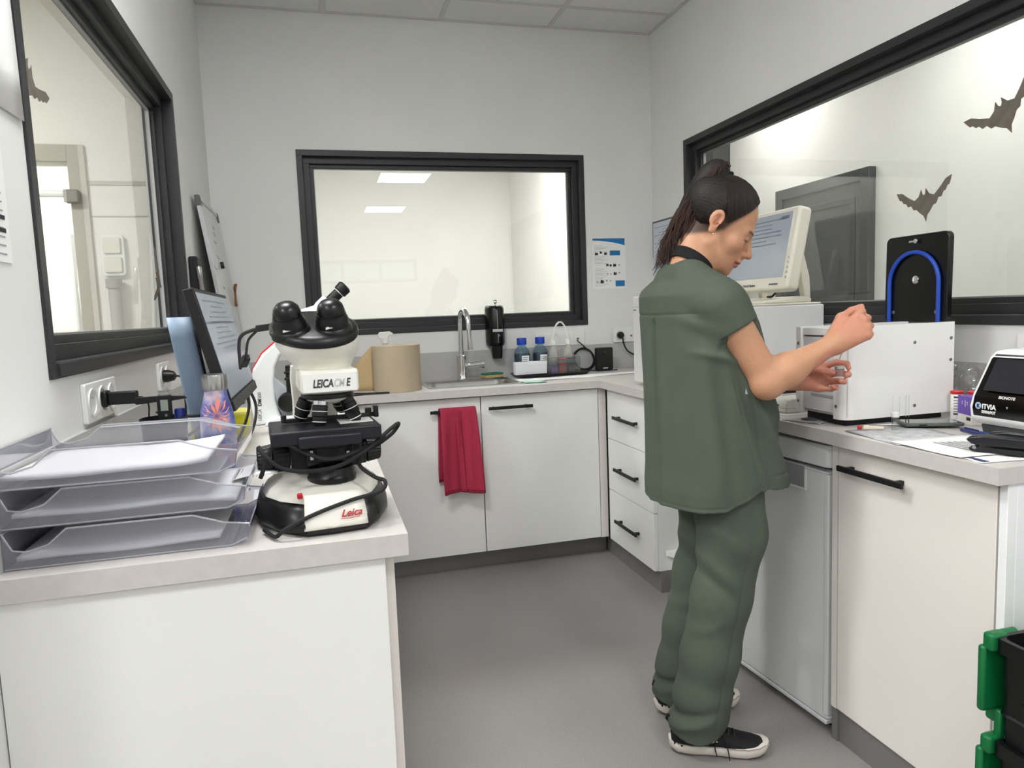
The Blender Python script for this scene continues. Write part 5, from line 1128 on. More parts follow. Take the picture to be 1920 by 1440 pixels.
# ---- crates in the right foreground
m_crb = M('crate_black', (13, 13, 14), .38); m_crg = M('crate_green', (10, 104, 54), .38)
def crate(z, label, hgt):
    c = thing('lidded_crate', label, 'crate', (1.205, .43, z), 0, 'black crates with green lids')
    Wc, Dc = .40, .60; o_ = .018
    def rr_(w, d, zz): return [(x+Wc/2, y+Dc/2, zz) for x, y in rrect(w, d, .02, 4)]
    mb = MB(); mb.rings([rr_(Wc-2*o_, Dc-2*o_, 0), rr_(Wc-.014, Dc-.014, hgt-.03), rr_(Wc, Dc, hgt-.028), rr_(Wc, Dc, hgt), rr_(Wc-.02, Dc-.02, hgt), rr_(Wc-.026, Dc-.026, hgt-.035), rr_(Wc-2*o_-.008, Dc-2*o_-.008, .006)]); mb.build('tub', m_crb, c, smooth=True, angle=40)
    for zz in (hgt*.62,): MB().rings([rr_(Wc-.022, Dc-.022, zz-.004), rr_(Wc-.012, Dc-.012, zz), rr_(Wc-.022, Dc-.022, zz+.004)], False, False).build('rib', m_crb, c)
    # half lid hanging outside the far side + its hinge tubes, other half outside the near side
    for side in (1, -1):
        y0 = Dc+.004 if side > 0 else -.004
        mb = MB(); y1 = y0+side*.016
        mb.box(-.014, Wc+.010, min(y0, y1), max(y0, y1), hgt-.155, hgt-.022)
        for k in range(5): mb.box(.02+.078*k, .045+.078*k, min(y0, y1+side*.01), max(y0, y1+side*.01), hgt-.185, hgt-.150)
        l_ = mb.build('half_lid', m_crg, c, bevel=.006)
        for k in range(4): MB().cyl((.01+.105*k, y0+side*.006, hgt-.008), (.065+.105*k, y0+side*.006, hgt-.008), .011, n=14).build('hinge', m_crg, l_, smooth=True)
    mb = MB(); mb.box(-.010, .030, Dc-.010, Dc+.014, hgt-.030, hgt+.006); mb.build('corner_clip', m_crg, c, bevel=.007, seg=3)
    mb = MB(); mb.box(.012, .026, Dc-.012, Dc+.004, hgt-.205, hgt-.150); mb.build('side_latch', m_crg, c, bevel=.004)
    mb = MB(); mb.box(-.012, -.002, .03, Dc-.07, hgt-.105, hgt-.098); mb.build('side_rib', m_crb, c, bevel=.002)
    return c
crate(.001, 'lower black crate with green lid flaps in the right foreground', .395)
crate(.208, 'upper black crate with green lid flaps nested in the lower one', .395)
# ================================================================ PERSON (signed-distance modelling, polygonised with surface nets)
def ss(a, b, x): t = np.clip((x-a)/(b-a), 0, 1); return t*t*(3-2*t)
def smin(a, b, k): h = np.clip(.5+.5*(b-a)/k, 0, 1); return b*(1-h)+a*h-k*h*(1-h)
def smax(a, b, k): return -smin(-a, -b, k)
def cap(p, a, b, r0, r1=None):
    a = np.asarray(a, np.float32); b = np.asarray(b, np.float32); r1 = r0 if r1 is None else r1
    ab = b-a; t = np.clip(((p-a)@ab)/max(1e-9, ab@ab), 0, 1)
    return np.linalg.norm(p-a-t[:, None]*ab, axis=1) - (r0+(r1-r0)*t)
def ell(p, c, r):
    q = (p-np.asarray(c, np.float32)); r = np.asarray(r, np.float32)
    k0 = np.linalg.norm(q/r, axis=1); k1 = np.linalg.norm(q/(r*r), axis=1)
    return k0*(k0-1)/np.maximum(k1, 1e-6)
def sph(p, c, r): return np.linalg.norm(p-np.asarray(c, np.float32), axis=1)-r
def chain(p, pts, rad, k=.004):
    d = None
    for i in range(len(pts)-1):
        e = cap(p, pts[i], pts[i+1], rad[i], rad[i+1]); d = e if d is None else smin(d, e, k)
    return d
def sdf_mesh(f, lo, hi, h, B=14):
    lo = np.array(lo, float); hi = np.array(hi, float); nb = np.ceil((hi-lo)/(h*B)).astype(int); N = nb*B+1
    vol = np.empty(N, np.float32)
    ix = np.stack(np.meshgrid(*[np.arange(n) for n in nb], indexing='ij'), -1).reshape(-1, 3)
    cen = (lo+(ix+.5)*B*h).astype(np.float32); dc = f(cen); rad = B*h*.5*1.7321*1.35+.004
    g = np.stack(np.meshgrid(*[np.arange(B+1)]*3, indexing='ij'), -1).reshape(-1, 3)
    for (i, j, k), d in zip(ix, dc):
        sl = (slice(i*B, i*B+B+1), slice(j*B, j*B+B+1), slice(k*B, k*B+B+1))
        if abs(d) > rad: vol[sl] = d
    keep = np.nonzero(np.abs(dc) <= rad)[0]
    for q0 in range(0, len(keep), 24):
        ks = keep[q0:q0+24]
        pts = (lo + (ix[ks][:, None, :]*B + g[None])*h).reshape(-1, 3).astype(np.float32)
        v = f(pts).reshape(len(ks), B+1, B+1, B+1)
        for a, kk in enumerate(ks):
            i, j, k = ix[kk]; vol[i*B:i*B+B+1, j*B:j*B+B+1, k*B:k*B+B+1] = v[a]
    s = vol < 0
    c = [s[dx:N[0]-1+dx, dy:N[1]-1+dy, dz:N[2]-1+dz] for dx in (0, 1) for dy in (0, 1) for dz in (0, 1)]
    any_ = np.zeros_like(c[0]); all_ = np.ones_like(c[0])
    for a in c: any_ |= a; all_ &= a
    act = any_ & ~all_; idx = np.argwhere(act); vid = np.full(act.shape, -1, np.int32); vid[act] = np.arange(len(idx))
    P = np.zeros((len(idx), 3)); W = np.zeros(len(idx))
    corner = [(dx, dy, dz) for dx in (0, 1) for dy in (0, 1) for dz in (0, 1)]
    val = [vol[idx[:, 0]+a, idx[:, 1]+b, idx[:, 2]+d] for a, b, d in corner]
    for a in range(8):
        for ax in range(3):
            o = list(corner[a])
            if o[ax]: continue
            o[ax] = 1; b = corner.index(tuple(o)); va, vb = val[a], val[b]; m = (va < 0) != (vb < 0)
            t = np.where(m, va/np.where(m, va-vb, 1), 0); q = np.array(corner[a], float)[None] + np.zeros((len(idx), 1)); q[:, ax] += t
            P += q*m[:, None]; W += m
    V = lo + (idx + P/W[:, None])*h
    F = []
    for ax in range(3):
        u, w_ = [(1, 2), (2, 0), (0, 1)][ax]
        sa = [slice(None)]*3; sb = [slice(None)]*3; sa[ax] = slice(0, -1); sb[ax] = slice(1, None)
        A, Bv = s[tuple(sa)], s[tuple(sb)]; e = np.argwhere(A != Bv)
        e = e[(e[:, u] > 0) & (e[:, w_] > 0) & (e[:, u] < N[u]-1) & (e[:, w_] < N[w_]-1)]
        flip = A[e[:, 0], e[:, 1], e[:, 2]]
        q = []
        for du, dw in ((-1, -1), (0, -1), (0, 0), (-1, 0)):
            ee = e.copy(); ee[:, u] += du; ee[:, w_] += dw; q.append(vid[ee[:, 0], ee[:, 1], ee[:, 2]])
        Q = np.stack(q, 1); Q[~flip] = Q[~flip][:, ::-1]; F.append(Q)
    F = np.concatenate(F); F = F[(F >= 0).all(1)]
    return V, F
def relax(V, F, it=2, lam=.5):
    n = len(V); a = np.concatenate([F[:, [0, 1]], F[:, [1, 2]], F[:, [2, 3]], F[:, [3, 0]]]); a = np.concatenate([a, a[:, ::-1]])
    cnt = np.bincount(a[:, 0], minlength=n)[:, None]
    for _ in range(it):
        for l in (lam, -lam*1.03):
            acc = np.stack([np.bincount(a[:, 0], V[a[:, 1], k], n) for k in range(3)], 1); V = V + l*(acc/np.maximum(cnt, 1)-V)
    return V
def mesh_np(name, V, F, mat, parent=None, col=None):
    me = bpy.data.meshes.new(name); me.vertices.add(len(V)); me.vertices.foreach_set('co', V.astype(np.float32).ravel())
    me.loops.add(F.size); me.loops.foreach_set('vertex_index', F.astype(np.int32).ravel()); me.polygons.add(len(F))
    me.polygons.foreach_set('loop_start', np.arange(0, F.size, 4, dtype=np.int32)); me.update(calc_edges=True); me.validate()
    me.polygons.foreach_set('use_smooth', np.ones(len(me.polygons), bool))
    if col is not None:
        a = me.color_attributes.new('tone', 'FLOAT_COLOR', 'POINT'); a.data.foreach_set('color', np.concatenate([col, np.ones((len(col), 1))], 1).astype(np.float32).ravel())
    me.materials.append(mat); o = bpy.data.objects.new(name, me); COL.objects.link(o)
    if parent is not None: o.parent = parent
    return o
def rotz(a): c, s = math.cos(a), math.sin(a); return np.array([[c, -s, 0], [s, c, 0], [0, 0, 1]])
def frame(x, up):
    x = np.array(x, float); x /= np.linalg.norm(x); n = np.array(up, float); n -= x*(n@x); n /= np.linalg.norm(n); return np.stack([x, np.cross(n, x), n], 1)
PC = np.array([1.050, 1.800, 0.0]); PYAW = math.radians(-12); PR = rotz(PYAW)
def loc2w(p): return PC + PR@np.array(p, float)
TR_ = rotz(math.radians(4)); TC = np.array([1.050, 1.800, 0.0])
def tor2w(p): return TC + TR_@np.array(p, float)
def w2tor(p): return (p-TC.astype(np.float32))@TR_.astype(np.float32)
def w2loc(p): return (p-PC.astype(np.float32))@PR.astype(np.float32)
# head frame
HO = np.array([1.050+.857*.030, 1.800-.515*.030, 1.468]); hyaw = math.radians(-28); hp = math.radians(28)
HR = rotz(hyaw)@np.array([[math.cos(hp), 0, math.sin(hp)], [0, 1, 0], [-math.sin(hp), 0, math.cos(hp)]])
def w2head(p): return ((p-HO.astype(np.float32))@HR.astype(np.float32))
def head2w(p): return HO + HR@np.array(p, float)
NECK0, NECK1 = head2w((-.022, 0, -.045)), tor2w((-.052, 0, 1.335))
def d_head(p):
    q = w2head(p); q = q.copy(); s = np.abs(q[:, 1]); m = np.stack([q[:, 0], s, q[:, 2]], 1)
    d = ell(q, (-.006, 0, .045), (.097, .075, .083))
    d = smin(d, ell(q, (.040, 0, -.025), (.056, .058, .082)), .03)
    d = smin(d, ell(q, (.048, 0, -.078), (.042, .040, .034)), .025)
    d = smin(d, sph(q, (.074, 0, -.101), .0155), .018)
    d = smin(d, cap(m, (.004, .050, -.052), (.055, .024, -.095), .015, .014), .02)
    d = smin(d, sph(m, (.062, .040, -.026), .020), .022)
    d = smin(d, cap(m, (.087, .010, .014), (.078, .040, .014), .0115, .010), .014)
    d = smax(d, -sph(m, (.104, .031, -.006), .0135), .014)
    d = smin(d, cap(q, (.091, 0, .008), (.1130, 0, -.035), .0075, .0085), .010)
    d = smin(d, sph(q, (.1155, 0, -.038), .0085), .006)
    d = smin(d, sph(m, (.102, .011, -.041), .0078), .006)
    d = smin(d, cap(q, (.094, 0, -.048), (.092, 0, -.060), .012, .012), .010)
    d = smin(d, ell(m, (.094, .007, -.0640), (.0105, .017, .0058)), .004)
    d = smin(d, ell(m, (.0915, .004, -.0755), (.0105, .017, .0062)), .005)
    d = smax(d, -cap(m, (.109, 0, -.0698), (.086, .024, -.0705), .0016, .0012), .003)
    d = smin(d, sph(m, (.0815, .031, -.004), .0128), .003)
    # ears
    e = w2head(p); es = np.abs(e[:, 1]); a_ = .18; ex = (e[:, 0]+.006)*math.cos(a_)-(e[:, 2]-.002)*math.sin(a_)*1.0; ez = (e[:, 0]+.006)*math.sin(a_)+(e[:, 2]-.002)*math.cos(a_)
    em = np.stack([ex, es, ez], 1)
    ear = smin(ell(em, (-.004, .079, .008), (.0185, .0075, .024)), ell(em, (.003, .077, -.020), (.010, .0065, .014)), .008)
    ear = smax(ear, -ell(em, (.001, .0875, .004), (.0120, .0105, .0175)), .0025)
    ear = smin(ear, ell(em, (-.006, .0790, .002), (.0028, .0055, .013)), .002)
    ear = smax(ear, -sph(em, (.0035, .083, -.005), .0070), .003)
    d = smin(d, ear, .004)
    d = smin(d, cap(p, NECK0, NECK1, .050, .056), .022)
    d = smin(d, cap(p, head2w((-.055, 0, -.01)), tor2w((-.078, 0, 1.315)), .034, .038), .03)
    return d
# arms
SHR, SHL = tor2w((-.068, -.164, 1.250)), tor2w((-.030, .166, 1.262))
ELR = np.array([1.100, 1.590, 1.052]); WRR = np.array([1.2790, 1.5600, 1.1420])
ELL = np.array([1.175, 1.955, 1.035]); WRL = np.array([1.2400, 1.6950, 1.0390])
RHF = frame((.80, -.28, .53), (.60, .76, -.10))       # columns: forward, thumb-ish side, palm normal (away from camera)
LHF = frame((.86, -.50, .06), (-.46, -.84, .28))
def handpts(W, Fm, pts, flip=1): return [W + Fm@np.array((x, y*flip, n)) for x, y, n in pts]
RH = dict(index=[(.086, .026, 0), (.110, .031, .024), (.114, .038, .046), (.102, .045, .056)], middle=[(.090, .009, -.001), (.111, .010, .026), (.100, .012, .050), (.082, .013, .050)],
          ring=[(.086, -.010, 0), (.105, -.011, .027), (.094, -.011, .050), (.078, -.008, .048)], pinky=[(.077, -.027, .003), (.092, -.029, .026), (.082, -.028, .044), (.068, -.024, .044)],
          thumb=[(.020, .028, .008), (.056, .046, .016), (.090, .048, .026), (.119, .044, .034)])
LH = dict(index=[(.085, .027, 0), (.124, .036, .014), (.146, .026, .034), (.147, .012, .048)], middle=[(.089, .008, 0), (.130, .006, .014), (.146, -.004, .038), (.137, -.008, .056)],
          ring=[(.084, -.012, 0), (.121, -.017, .018), (.133, -.023, .042), (.121, -.023, .058)], pinky=[(.075, -.030, .002), (.104, -.037, .018), (.113, -.037, .037), (.103, -.035, .049)],
          thumb=[(.018, .028, .012), (.056, .022, .036), (.086, .008, .050), (.110, .001, .056)])
RAD = dict(index=(.0095, .0085, .0078, .0062), middle=(.0097, .0088, .008, .0064), ring=(.0093, .0083, .0076, .006), pinky=(.0083, .0073, .0066, .0054), thumb=(.0125, .0110, .0098, .0072))
RFLIP = 1 if (RHF[:, 1][2] > 0) else -1; LFLIP = 1 if (LHF[:, 1][2] > 0) else -1
def d_hand(p, W, Fm, H, flip):
    q = (p-W.astype(np.float32))@Fm.astype(np.float32); q = np.stack([q[:, 0], q[:, 1]*flip, q[:, 2]], 1)
    d = None
    for (y0, y1, x1) in ((.010, .026, .084), (.004, .009, .088), (-.004, -.009, .085), (-.011, -.027, .076)):
        c = cap(q, (.0, y0, .002), (x1, y1, .002), .0175, .0125); d = c if d is None else smin(d, c, .016)
    d = smin(d, cap(q, (.015, .018, .010), (.050, .040, .020), .016, .013), .014)       # thumb mound
    d = smin(d, ell(q, (.035, -.016, .011), (.030, .013, .011)), .012)
    for k, pts in H.items():
        d = smin(d, chain(q, pts, RAD[k], .003), .009 if k != 'thumb' else .010)
        d = smin(d, sph(q, pts[0] if k != 'thumb' else pts[1], RAD[k][0]*1.08), .006)
    return d
GROUPS = []
def d_body(p):
    n = len(p); d = np.full(n, 1.0, np.float32)
    # torso, legs (under the clothes) and arms
    q = w2tor(p)
    d = smin(d, ell(q, (-.030, 0, 1.14), (.088, .135, .18)), .03)
    d = smin(d, cap(q, (-.055, -.12, 1.262), (-.045, .12, 1.262), .036), .05); q = w2loc(p); d = smin(d, ell(q, (.010, 0, .90), (.080, .135, .15)), .08)
    d = smin(d, cap(q, (.025, -.085, .80), (.004, -.09, .45), .060, .042), .05); d = smin(d, cap(q, (.004, -.09, .45), (-.070, -.093, .09), .042, .030), .03)
    d = smin(d, cap(q, (.025, .085, .80), (.004, .09, .45), .060, .042), .05); d = smin(d, cap(q, (.004, .09, .45), (-.070, .093, .09), .042, .030), .03)
    for Sh, E, Wr, sgn in ((SHR, ELR, WRR, 1), (SHL, ELL, WRL, -1)):
        ua = cap(p, Sh, E, .050, .0405); fa_mid = E+(Wr-E)*.28
        fa = smin(cap(p, E, fa_mid, .039, .0405), cap(p, fa_mid, Wr, .0405, .0225), .03)
        arm = smin(smin(ua, fa, .02), sph(p, E+np.array([-.006, -.004, -.010]), .034), .02)
        d = smin(d, arm, .03)
    for c, r, fn, k in ((HO+np.array([0, 0, -.01]), .26, d_head, .03), (WRR+RHF[:, 0]*.06, .17, lambda z: d_hand(z, WRR, RHF, RH, RFLIP), .018), (WRL+LHF[:, 0]*.06, .18, lambda z: d_hand(z, WRL, LHF, LH, LFLIP), .018)):
        dist = np.linalg.norm(p-c.astype(np.float32), axis=1); m = dist < r
        e = np.maximum(dist-r+.08, .05).astype(np.float32)
        if m.any(): e[m] = fn(p[m])
        d = np.where(m, smin(d, e, k), np.minimum(d, e))
    return d
person = thing('person', 'woman in green scrubs with a dark ponytail filling a vial at the right counter', 'person', (PC[0], PC[1], 0))
PO = np.array([PC[0], PC[1], 0.0])
V, F = sdf_mesh(d_body, (.80, 1.42, .03), (1.44, 2.14, 1.62), .0026)
V = relax(V, F, 2)
# skin tone per vertex
base = np.array(srgb(198, 148, 116)[:3]); col = np.repeat(base[None], len(V), 0)
qh = w2head(V.astype(np.float32)); mh = (np.linalg.norm(qh-np.array([.03, 0, -.02], np.float32), axis=1) < .16)
def blend(mask, c, a=1.0):
    global col; w_ = (mask*a)[:, None]; col = col*(1-w_)+np.array(srgb(*c)[:3])[None]*w_
sy = np.abs(qh[:, 1])
blend(mh*np.exp(-(((qh[:, 0]-.070)/.03)**2+((sy-.045)/.03)**2+((qh[:, 2]+.03)/.03)**2)), (206, 148, 120), .35)
blend(mh*np.exp(-(((qh[:, 0]-.115)/.014)**2+((qh[:, 2]+.040)/.014)**2)), (190, 112, 96), .4)
lips = mh*(qh[:, 0] > .078)*np.exp(-(((qh[:, 2]+.0700)/.0085)**4))*(sy < .026); blend(lips, (158, 84, 78), .75)
brow = mh*(qh[:, 0] > .05)*np.exp(-(((qh[:, 2]-.0175-.10*(sy-.03)*(sy < .035)+.2*np.maximum(sy-.038, 0))/.0036)**2))*ss(.010, .016, sy)*(1-ss(.046, .052, sy)); blend(brow, (40, 28, 23), .95)
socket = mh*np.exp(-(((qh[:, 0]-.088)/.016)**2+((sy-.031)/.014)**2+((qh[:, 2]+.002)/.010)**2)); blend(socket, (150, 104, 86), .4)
lash = mh*(qh[:, 0] > .078)*np.exp(-(((qh[:, 2]+.0085)/.0016)**2))*ss(.018, .022, sy)*(1-ss(.044, .048, sy)); blend(lash, (22, 16, 14), .95)
blend(mh*np.exp(-(((qh[:, 0]+.004)/.02)**2+((sy-.080)/.012)**2+((qh[:, 2]-.0)/.03)**2)), (206, 128, 104), .45)
# shaved-short hair transition at the temple and nape
g1 = -.874*(qh[:, 0]-.049)+.486*(qh[:, 2]-.043); g2 = -.50*(qh[:, 0]-.0)+.86*(qh[:, 2]+.020)
gm = np.minimum(g1, g2+.0); blend(mh*ss(-.010, .006, gm)*(sy < .0745), (36, 26, 22), .9)
for W_, Fm_, H_, fl, in ((WRR, RHF, RH, RFLIP), (WRL, LHF, LH, LFLIP)):
    qq = (V-W_)@Fm_; hm = ss(-.01, .05, qq[:, 0])*(np.linalg.norm(qq-np.array([.06, 0, .02]), axis=1) < .14); blend(hm, (204, 132, 112), .55 if W_ is WRR else .75)
    for k_, pts in H_.items():
        tip = np.array(pts[-1])*np.array([1, fl, 1]); blend(np.exp(-(np.linalg.norm(qq-tip, axis=1)/.011)**2), (214, 140, 122), .6)
m_skin = M('skin', (200, 150, 120), .48, sss=.12, attr='tone', var=.05, scale=160, bump=.06, bscale=500)
body = mesh_np('body', V-PO, F, m_skin, person, col)

# ---------------------------------------------------------------- eyes, ear stud
for s in (-1, 1):
    MB().ball(tuple(head2w((.0830, s*.031, -.0105))-PO), (.0045, .0045, .0022), 12, 8).build('eye', M('eye_dark', (26, 20, 18), .2), body, smooth=True)
MB().ball(tuple(head2w((.001, -.0835, -.031))-PO), .0022, 10, 8).build('ear_stud', M('gold_stud', (230, 214, 180), .2, metal=.8), person, smooth=True)

# ---------------------------------------------------------------- hair
def d_hair(p):
    q = w2head(p); d = ell(q, (-.006, 0, .047), (.1045, .0820, .0905))
    d = smin(d, ell(q, (-.050, 0, .055), (.062, .072, .066)), .02)
    g1 = -.874*(q[:, 0]-.050)+.486*(q[:, 2]-.044) - .012*np.maximum(0, np.abs(q[:, 1])-.03)/.03; g2 = -.50*(q[:, 0]-.0)+.86*(q[:, 2]+.018)
    cut = smax(-g1, -g2, .015); d = d + .0085*(1-ss(.0, .035, -cut)) + .0025*np.sin(q[:, 2]*420+q[:, 1]*300)*(1-ss(0, .02, -cut))
    d = smax(d, cut, .006)
    e = np.stack([q[:, 0], np.abs(q[:, 1]), q[:, 2]], 1); d = smax(d, -ell(e, (-.004, .085, -.002), (.023, .022, .030)), .005)
    ang = np.arctan2(q[:, 1], q[:, 2]-.02); rad = q[:, 0]*30
    d = d + .0004*np.sin(ang*61+3*np.sin(rad))+.0004*np.sin(ang*97+rad*2)
    tie = head2w((-.052, 0, .128)); d = smin(d, sph(p, tie, .024), .02)
    return d
Vh, Fh = sdf_mesh(d_hair, HO-.155, HO+.155, .0026)
m_hair = M('hair_dark', (24, 17, 15), .62, var=.5, scale=70, bump=.5, bscale=160)
hair = mesh_np('hair', Vh-PO, Fh, m_hair, person)
TIE = head2w((-.050, .0, .138))
rng = np.random.RandomState(5)
# combed strands on the scalp
mb = MB()
for k in range(700):
    t = rng.rand(); side = -1 if rng.rand() < .72 else 1
    if t < .6:
        u = rng.rand(); st = np.array([.082-.055*u, side*(.010+.066*u**.7), .096-.098*u])
    else:
        u = rng.rand(); st = np.array([-.020-.06*u, side*(.070-.045*u), -.022-.035*u])
    en = np.array([-.050, 0, .130]); pts = []
    for j in range(9):
        w_ = .10+.90*j/8; c_ = np.array([-.006, 0, .047]); q = st*(1-w_)+en*w_-c_; R_ = np.array([.1045, .0822, .0912])*(.985+.02*min(1, w_*2)); q = q/np.linalg.norm(q/R_)
        if w_ > .9: q = (en-c_)*1.08
        q = q*(1+.012*math.sin(w_*PI)*rng.rand()); pts.append(tuple(head2w(q+c_)-PO))
    mb.tube(pts, [.0002, .0005, .0008, .0009, .0009, .0009, .0009, .0009, .0008], 4)
o = mb.build('scalp_strands', M('hair_strand', (38, 28, 24), .45, var=.5, scale=60), hair, smooth=True); o['kind'] = 'stuff'
# ponytail: rises over the tie, then falls behind the neck
er = np.array([.857, -.515, 0]); ev = np.array([.515, .857, 0]); C0 = np.array([1.05, 1.80, 0])
def sv(s, t, z): return C0 + er*s + ev*t + np.array([0, 0, z])
spine = [TIE, sv(.030, 0, 1.618), sv(.010, 0, 1.598), sv(-.016, 0, 1.556), sv(-.044, .0, 1.503), sv(-.072, .0, 1.446), sv(-.088, 0, 1.400)]
def bez(pts, n=6): return [np.array(v) for v in cr([tuple(p) for p in pts], n)]
core = bez(spine[:-1], 5); mb = MB(); mb.tube([tuple(p-PO) for p in core], [.026+.012*math.sin(min(1, i/(len(core)*.55))*PI/2)*(1-.45*max(0, i/len(core)-.6)/.4) for i in range(len(core))], 14); mb.build('ponytail_core', m_hair, hair, smooth=True)
m_pony = M('hair_pony', (64, 42, 33), .45, var=.5, scale=30)
mb = MB()
for k in range(420):
    a = rng.rand()*2*PI; r_ = math.sqrt(rng.rand()); oy, oz = r_*math.cos(a), r_*math.sin(a); L_ = .78+.36*rng.rand()
    pts = []; n_ = 13
    P = bez(spine, 4)
    ph1, ph2 = rng.rand()*6, rng.rand()*6
    for j in range(n_):
        w_ = j/(n_-1)*min(1.0, L_); x = w_*(len(P)-1); i = min(int(x), len(P)-2); c_ = P[i]*(1-(x-i))+P[i+1]*(x-i)
        spread = .020+.046*math.sin(min(1, w_*1.25)*PI/2); wav = .015*w_
        side = er*.83+np.array([0, 0, .55])
        c_ = c_ + side*oy*spread*1.05 + ev*oz*spread*.9 + er*wav*math.sin(w_*9+ph1) + np.array([0, 0, 1])*wav*math.sin(w_*8+ph2) - np.array([0, 0, .02*(w_**3)*rng.rand()])
        pts.append(tuple(c_-PO))
    mb.tube(pts, [.0017]*(n_-3)+[.0014, .0010, .0004], 4)
o = mb.build('ponytail', m_pony, hair, smooth=True); o['kind'] = 'stuff'
tdir = (HR@np.array([-.35, 0, .93])); mb = MB(); tt = frame(tdir, (0, 1, 0))
for k in range(26):
    a = 2*PI*k/26; c_ = TIE - PO - tdir*.006 + (tt[:, 1]*math.cos(a)+tt[:, 2]*math.sin(a))*.021; mb.ball(tuple(c_), .0058+.0014*math.sin(k*2.3), 8, 6)
mb.build('hair_tie', M('scrunchie', (10, 10, 11), .8), hair, smooth=True)

# ---------------------------------------------------------------- scrub top
def interp(z, zs, vs): return np.interp(z, zs, vs).astype(np.float32)
def gauss(x, w_): return np.exp(-(x/w_)**2)
SLR = SHR + (ELR-SHR)*.31; SLL = SHL + (ELL-SHL)*.37
axR = (ELR-SHR)/np.linalg.norm(ELR-SHR); axL = (ELL-SHL)/np.linalg.norm(ELL-SHL)
def d_top(p):
    q = w2tor(p); x, y, z = q[:, 0], q[:, 1], q[:, 2]
    a = interp(z, [.68, .75, .80, .90, 1.05, 1.20, 1.28, 1.34, 1.40], [.182, .180, .174, .163, .158, .138, .118, .085, .05])
    b = interp(z, [.68, .80, .95, 1.1, 1.22, 1.30, 1.40], [.212, .207, .200, .196, .188, .170, .12])
    xc = interp(z, [.68, .80, .90, 1.05, 1.20, 1.30], [.020, .014, .004, -.004, -.030, -.060])
    X = (x-xc)/a; Y = y/b; r_ = (np.abs(X)**2.25+np.abs(Y)**2.25)**(1/2.25); tors = (r_-1)*np.minimum(a, b)*.95
    tors = smax(tors, z-1.325, .05)
    d = tors
    for s in (-1, 1): d = smin(d, cap(q, (-.066, s*.055, 1.318), (-.048, s*.160, 1.250), .048, .048), .035)
    d = smin(d, cap(q, (-.082, -.035, 1.336), (-.082, .035, 1.336), .040, .040), .03)
    back = ss(.02, -.05, x-xc); fl = ss(1.20, 1.10, z); near = ss(.02, -.10, y)
    f = np.zeros_like(x)
    # inverted pleat down the middle of the back
    pc = .002+.010*(1.2-z)
    f += .0085*gauss(y-pc, .0085)*back*ss(1.228, 1.20, z)*(1-.75*ss(1.05, .80, z))
    f -= .0060*(gauss(y-pc-.030, .018)+gauss(y-pc+.030, .018))*back*ss(1.228, 1.12, z)
    # long soft drapes falling from the shoulder blade towards the side hem
    for k, (c0, sl, w_, am) in enumerate(((-.115, .10, .020, .0065), (-.070, .34, .020, .0075), (-.030, .62, .024, .0070), (.030, .85, .022, .0060))):
        t_ = (x-c0)-sl*(1.06-z); f -= am*gauss(t_, w_)*near*fl*ss(.70, .80, z+.02*k); f += am*.75*gauss(t_-.036, w_*.8)*near*fl
    t_ = (z-1.145)+.55*(x+.03); f -= .006*gauss(t_, .016)*ss(-.08, -.16, y); f += .005*gauss(t_-.030, .014)*ss(-.08, -.16, y)       # armpit creases
    t_ = (z-1.105)+.25*(x+.03); f -= .005*gauss(t_, .012)*ss(-.10, -.17, y)*ss(.10, .02, x)
    f += .0024*gauss(z-1.232-.03*(x+.1), .0028)*ss(.03, -.01, x-xc)                                       # yoke seam
    f += .0024*gauss(x-xc+.022-.17*(.90-z), .0024)*near*ss(1.08, 1.04, z)                                  # side seam
    f += .0034*gauss(x-xc-.005-.19*(.955-z), .0034)*near*ss(1.025, 1.01, z)*ss(.885, .90, z)               # pocket slit
    f += .0016*gauss(x-xc-.022-.19*(.955-z), .0022)*near*ss(1.025, 1.01, z)*ss(.885, .90, z)
    f += .0020*gauss(z-.795, .0025)*ss(.045, .06, x-xc)
    d = d + f*.95
    for Sh, Sl, ax, El in ((SHR, SLR, axR, ELR), (SHL, SLL, axL, ELL)):
        e = cap(p, Sh, Sl+ax*.10, .058, .062)
        sl = (p-Sl.astype(np.float32))@ax.astype(np.float32); e = smax(e, sl, .004)
        d = smin(d, e, .030)
    # cloth shell
    sh = np.maximum(d, -(d+.0080))
    hem = interp(x-xc, [-.22, -.14, -.09, -.03, .0, .025, .06, .12, .2], [.704, .704, .712, .742, .760, .766, .757, .750, .752])
    rim = gauss(z-hem-.012, .0022); sh = sh + .0012*rim
    sh = np.maximum(sh, hem-z)
    for Sl, ax in ((SLR, axR), (SLL, axL)):
        dist = cap(p, Sl-ax*.02, Sl+ax*.12, .075); sl = (p-Sl.astype(np.float32))@ax.astype(np.float32)
        sh = np.where((dist < 0) & (tors > .012), np.maximum(sh, sl), sh)
    nk = cap(p, NECK1+np.array([0.01, 0, -.05]), NECK0+np.array([.012, 0, 0]), .0600, .0600); sh = smax(sh, -nk, .004)
    return sh
Vt, Ft = sdf_mesh(d_top, (.78, 1.50, .68), (1.40, 2.10, 1.42), .0032)
Vt = relax(Vt, Ft, 1)
m_scrub = M('scrub_green', (77, 86, 74), .82, var=.06, scale=14, bump=.12, bscale=900)
top = mesh_np('scrub_top', Vt-PO, Ft, m_scrub, person)
